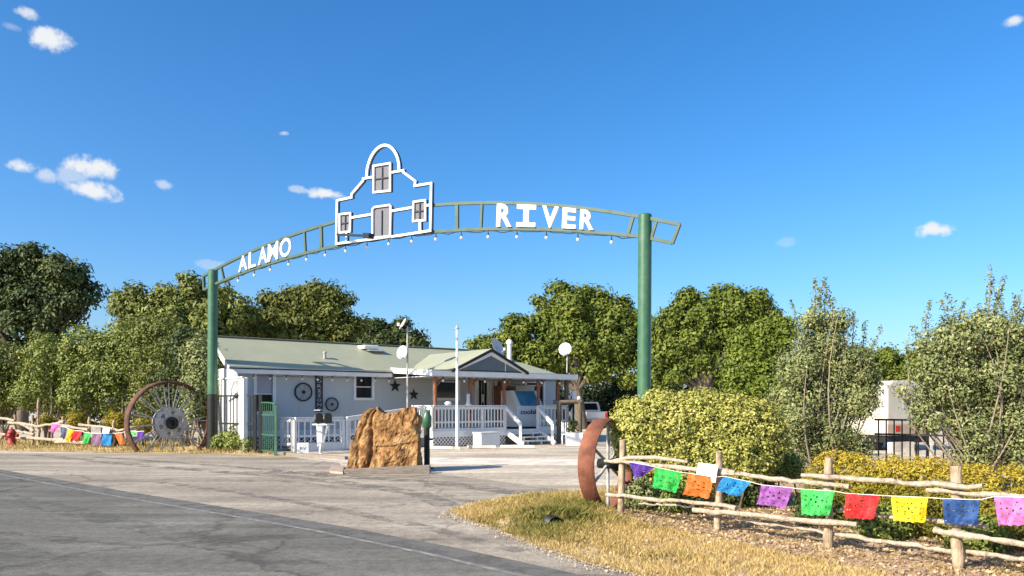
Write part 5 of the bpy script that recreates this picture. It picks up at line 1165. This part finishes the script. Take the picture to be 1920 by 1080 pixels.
def tall_shrub(label, Y, bpx, lst, shoots, n, mk='greyg'):
    b = at(bpx, HY, Y); b.z = 0; lobes = lobes_px(lst, Y, 1.0, .5)
    t = thing('tall_shrub', label, 'shrub', b, 'tall grey green shrubs on the right'); mb = MB()
    for l in lobes:
        c = Vector(l[:3])
        for _ in range(3):
            s_ = b + Vector((random.uniform(-.35, .35), random.uniform(-.3, .3), 0)); e = c + Vector((random.uniform(-.7, .7) * l[3], random.uniform(-.9, .2) * l[4], random.uniform(0, .9) * l[5])); mb.tube(limb_path(s_, e, .1, 7), [.024, .021, .018, .015, .011, .008, .004], 5)
    P, Nn, ti = crown_points(lobes, int(n * 1.7), .24, 34, .4, .1, .35)
    PP, NN, TT = [P], [Nn], [ti]
    for (px, py) in shoots:
        e = at(px, py, Y + random.uniform(-.3, .3)); l = min(lobes, key=lambda q: (q[0] - e.x) ** 2 + (q[2] - e.z + 1.0) ** 2); s_ = Vector(l[:3]) + UP * .1
        pth = limb_path(s_, e, .07, 9); mb.tube(pth, [.014, .013, .012, .011, .009, .008, .006, .004, .002], 4)
        m = 110; k = rng.random(m) * 8 * .999; i0 = k.astype(int); f = (k - i0)[:, None]; A = np.array([list(p) for p in pth]); Q = A[i0] * (1 - f) + A[np.minimum(i0 + 1, 8)] * f
        wdt = (.12 * (1 - k / 9) + .03)[:, None]; PP.append(Q + rng.normal(size=(m, 3)) * wdt * .5); NN.append(rng.normal(size=(m, 3)) + np.array([0, 0, .4])); TT.append(rng.random(m) * .8)
    mb.build('branches', M['bark_pale'], t, recalc=False); P, Nn, ti = np.concatenate(PP), np.concatenate(NN), np.concatenate(TT)
    leaf_mesh('foliage', P, Nn, .062 * (.6 + .8 * rng.random(len(P))), ti, LM[mk], t, .5)
tall_shrub('tall loose shrub with bare shoots between the variegated hedge and the white trailer', 16.5, 1548, [(1540, 640, 44), (1498, 690, 40), (1592, 690, 46), (1532, 740, 56), (1602, 750, 40), (1488, 790, 40), (1550, 815, 50), (1624, 710, 26), (1570, 600, 24), (1528, 600, 22), (1500, 840, 34), (1590, 840, 40), (1480, 740, 36)],
           [(1528, 519), (1547, 520), (1484, 562), (1516, 575), (1562, 558), (1600, 585), (1624, 602), (1655, 612), (1580, 572), (1640, 640), (1535, 540), (1550, 545), (1506, 590), (1545, 530)], 27000)
tall_shrub('tall loose shrub with the highest shoots at the right edge', 14.6, 1850, [(1792, 640, 44), (1850, 622, 42), (1902, 640, 46), (1780, 715, 56), (1862, 710, 56), (1925, 710, 56), (1822, 795, 46), (1892, 790, 52), (1960, 650, 55), (1738, 648, 20), (1830, 840, 40), (1910, 840, 44), (1750, 690, 30), (1728, 762, 15), (1706, 742, 12), (1742, 790, 22), (1690, 730, 8)],
           [(1857, 498), (1883, 516), (1775, 548), (1764, 562), (1811, 562), (1836, 574), (1902, 552), (1916, 545), (1711, 612), (1746, 562), (1862, 520), (1880, 535), (1700, 640), (1940, 520), (1868, 545)], 32000)

# ------------------------------------------------------------------ iron fence and trailer on the right
ifn = thing('iron_fence', 'black iron picket fence behind the golden hedge', 'fence', at(1640, HY, 17) - UP * EYE)
i0, i1 = at(1640, HY, 17.2), at(1990, HY, 14.8); i0.z = i1.z = 0
zt_ = EYE - 26 / FOC * 17
for z in (zt_, zt_ - .32, .12): MB().bar(i0 + UP * z, i1 + UP * z, .03, .04).build('rail', M['black'], ifn)
for i in range(21): q = i0.lerp(i1, (i + .5) / 21); MB().box(q + UP * (zt_ / 2), (.022, .022, zt_ + .02)).build('picket', M['black'], ifn)
for px in (1718, 1740): q = at(px, HY, 16.7); MB().box(Vector((q.x, q.y, (EYE + 32 / FOC * 16.7) / 2)), (.03, .03, EYE + 32 / FOC * 16.7)).build('tall_post', M['black'], ifn)
for py in (729, 736): MB().bar(at(1718, py, 16.7), at(1740, py, 16.7), .03, .03).build('tall_bar', M['black'], ifn)
rvY = 27.0; rv_ = thing('travel_trailer', 'cream white travel trailer partly hidden behind the tall shrubs', 'trailer', at(1715, HY, rvY) - UP * EYE)
zt2 = EYE + (HY - 713) / FOC * rvY; q = at(1664, HY, rvY); x0 = q.x; x1 = at(1768, HY, rvY).x; XX, YY = Vector((.94, .34, 0)).normalized(), Vector((-.34, .94, 0)).normalized(); ob_ = Vector((x0, rvY, 0)); LX = (x1 - x0) / .94
def rp(x, y, z): return ob_ + XX * x + YY * y + UP * z
MB().prism([rp(x, 0, z) for x, z in ((0, .55), (LX, .55), (LX, zt2 - .75), (LX - .5, zt2 - .2), (LX - .75, zt2), (.25, zt2), (0, zt2 - .22))], YY * 5).build('body', M['cream'], rv_, bevel=.05)
MB().prism([rp(x, -.02, z) for x, z in ((.7, 1.5), (1.2, 1.5), (1.2, 1.95), (.7, 1.95))], YY * .03).build('window', M['glass_blind'], rv_)
MB().prism([rp(x, -.02, z) for x, z in ((0, .62), (LX, .62), (LX, .95), (0, .95))], YY * .03).build('stripe', M['tan'], rv_)
MB().prism([rp(x, -.03, z) for x, z in ((.35, .7), (.55, .7), (.55, .9), (.35, .9))], YY * .03).build('tail_light', M['redlight'], rv_)
for x in (.3, LX - .3): MB().lathe(rp(x - .1, .9, .34), XX, [(.12, 0), (.34, 0), (.34, .2), (.12, .2)], 18).build('wheel', M['rubber'], rv_, recalc=False)
MB().prism([rp(x, .1, z) for x, z in ((.1, .3), (LX - .1, .3), (LX - .1, .55), (.1, .55))], YY * 4.8).build('chassis', M['black'], rv_)
MB().prism([rp(x, -.3, z) for x, z in ((-.1, .0), (.9, 0), (.9, .34), (-.1, .34))], YY * .2).build('step', M['concrete'], rv_)
lx = at(1790, HY, 25); sh = thing('shed_awning', 'low white awning roof right of the trailer behind the shrub', 'awning', Vector((lx.x, 25, 0)))
MB().prism([at(1752, 776, 25), at(1830, 790, 24.5), at(1825, 796, 26.5), at(1756, 782, 27)], UP * .08).build('canopy', M['cream'], sh)
for px in (1756, 1824): q = at(px, HY, 25); MB().box(Vector((q.x, 25.3, .6)), (.06, .06, 1.2)).build('leg', M['steel'], sh)

# ------------------------------------------------------------------ dry grass and litter
def inside(poly, X, Y):
    n = len(poly); c = np.zeros(len(X), bool); j = n - 1
    for i in range(n):
        xi, yi, xj, yj = poly[i][0], poly[i][1], poly[j][0], poly[j][1]
        c ^= ((yi > Y) != (yj > Y)) & (X < (xj - xi) * (Y - yi) / (yj - yi + 1e-12) + xi); j = i
    return c
def blades(name, X, Y, h, w, tint, mat, z0=.018):
    rm_ = np.hypot((X - mc.x) / .69, (Y - mc.y) / .37); z0 = z0 + .13 * np.clip(1 - rm_ ** 2, 0, 1) ** 1.3
    n = len(X); a = rng.random(n) * 6.283; ca, sa = np.cos(a), np.sin(a); ln = rng.normal(size=(n, 2)) * .34 * h[:, None]
    v = np.zeros((n, 4, 3)); v[:, 0] = np.c_[X - ca * w / 2, Y - sa * w / 2, np.zeros(n) + z0]; v[:, 1] = np.c_[X + ca * w / 2, Y + sa * w / 2, np.zeros(n) + z0]
    v[:, 2] = np.c_[X + ca * w * .4 + ln[:, 0] * .4, Y + sa * w * .4 + ln[:, 1] * .4, z0 + h * .6]; v[:, 3] = np.c_[X + ln[:, 0], Y + ln[:, 1], z0 + h]
    me = bpy.data.meshes.new(name); me.vertices.add(n * 4); me.vertices.foreach_set('co', v.ravel().astype(np.float32))
    idx = (np.arange(n) * 4)[:, None] + np.array([[0, 1, 2, 0, 2, 3]]); me.loops.add(n * 6); me.loops.foreach_set('vertex_index', idx.ravel().astype(np.int32)); me.polygons.add(n * 2); me.polygons.foreach_set('loop_start', (np.arange(n * 2) * 3).astype(np.int32))
    t = me.attributes.new('tint', 'FLOAT', 'FACE'); t.data.foreach_set('value', np.repeat(np.clip(tint, 0, 1), 2).astype(np.float32)); me.update(calc_edges=True)
    o = link_mesh(name, me, None, mat); o['kind'] = 'stuff'; return o
gm = leaf_mat('dry grass blades', (.15, .16, .032), (.52, .37, .14), (.7, .54, .25), .3)
n = 620000; X = rng.uniform(-1.5, 9, n); Y = rng.uniform(5.8, 16, n); k = inside(ISLE, X, Y); X, Y = X[k], Y[k]
px = HX + FOC * X / Y; py = HY + FOC * EYE / Y
def nse(X, Y, s, o=0): return np.array([noise.noise(Vector((x * s + o, y * s, o))) for x, y in zip(X, Y)])
inD = inside(DIRT, X, Y)
pn = nse(X, Y, 1.3, 3); pn2 = nse(X, Y, 4.0, 9)
pn3 = nse(X, Y, .8, 21); dens = np.where(inD, .10 + .34 * (pn2 > .1), np.clip(.62 + .75 * pn2 + .5 * pn3, .06, 1.1))
dens = np.where(px > 1980, dens * .2, dens) * np.clip((16.5 - Y) / 6, .25, 1)
k = rng.random(len(X)) < dens; X, Y, px, py, pn, pn2, inD = X[k], Y[k], px[k], py[k], pn[k], pn2[k], inD[k]
green = np.exp(-(((px - 1060) / 130) ** 2 + ((py - 965) / 40) ** 2)) * .6 + np.exp(-(((px - 1000) / 90) ** 2 + ((py - 1000) / 22) ** 2)) * .55 + np.clip(pn * .55, 0, .5)
tint = np.clip(.72 - green * .85 + rng.normal(size=len(X)) * .2, 0, 1)
hgt = (.018 + .05 * rng.random(len(X)) ** 2 + .11 * np.exp(-(((px - 1060) / 110) ** 2 + ((py - 968) / 32) ** 2)) + .05 * np.clip(pn, 0, 1)); hgt = np.where(inD, hgt * .6, hgt)
blades('dry_grass', X, Y, hgt, .0032 + .004 * rng.random(len(X)), tint, gm, .02)
# sparse roadside grass on the left
n = 60000; X = rng.uniform(-32, -8, n); Y = rng.uniform(25, 36, n); k = inside(LV, X, Y); X, Y = X[k], Y[k]; pn = nse(X, Y, .7, 5); k = rng.random(len(X)) < .35 + .6 * pn; X, Y, pn = X[k], Y[k], pn[k]
blades('roadside_grass', X, Y, .06 + .14 * rng.random(len(X)) ** 2, .012 + .012 * rng.random(len(X)), np.clip(.55 - pn * .7 + rng.normal(size=len(X)) * .2, 0, 1), gm, .01)
# fallen leaves and clods on the bare bed
lm2 = leaf_mat('fallen leaves', (.26, .17, .10), (.42, .31, .19), (.58, .46, .29), .1, .8)
n = 26000; X = rng.uniform(.2, 8, n); Y = rng.uniform(6, 14, n); k = inside(DIRT, X, Y) | (inside(ISLE, X, Y) & (rng.random(len(X)) < .25)); X, Y = X[k], Y[k]; P = np.c_[X, Y, np.full(len(X), .03) + .015 * rng.random(len(X))]
leaf_mesh('leaf_litter', P, rng.normal(size=(len(X), 3)) * .5 + np.array([0, 0, 1]), .03 + .035 * rng.random(len(X)), rng.random(len(X)), lm2, None, .6, kind='stuff')
# loose grit where the verge meets the pavement
n = 5000; i = rng.integers(0, 6, n); ed = [ground_at(*p) for p in ((840, 962), (862, 972), (930, 995), (1010, 1029), (1100, 1060), (1240, 1092), (1500, 1150))]; E = np.array([[p.x, p.y] for p in ed]); f = rng.random(n)[:, None]; Q = E[i] * (1 - f) + E[i + 1] * f + rng.normal(size=(n, 2)) * .10
P = np.c_[Q, np.full(n, .026)]; leaf_mesh('loose_grit', P, rng.normal(size=(n, 3)) * .6 + np.array([0, 0, 1]), .008 + .02 * rng.random(n) ** 2, rng.random(n), leaf_mat('grit', (.3, .26, .2), (.45, .38, .29), (.55, .46, .34), 0, .9), None, .8, kind='stuff')
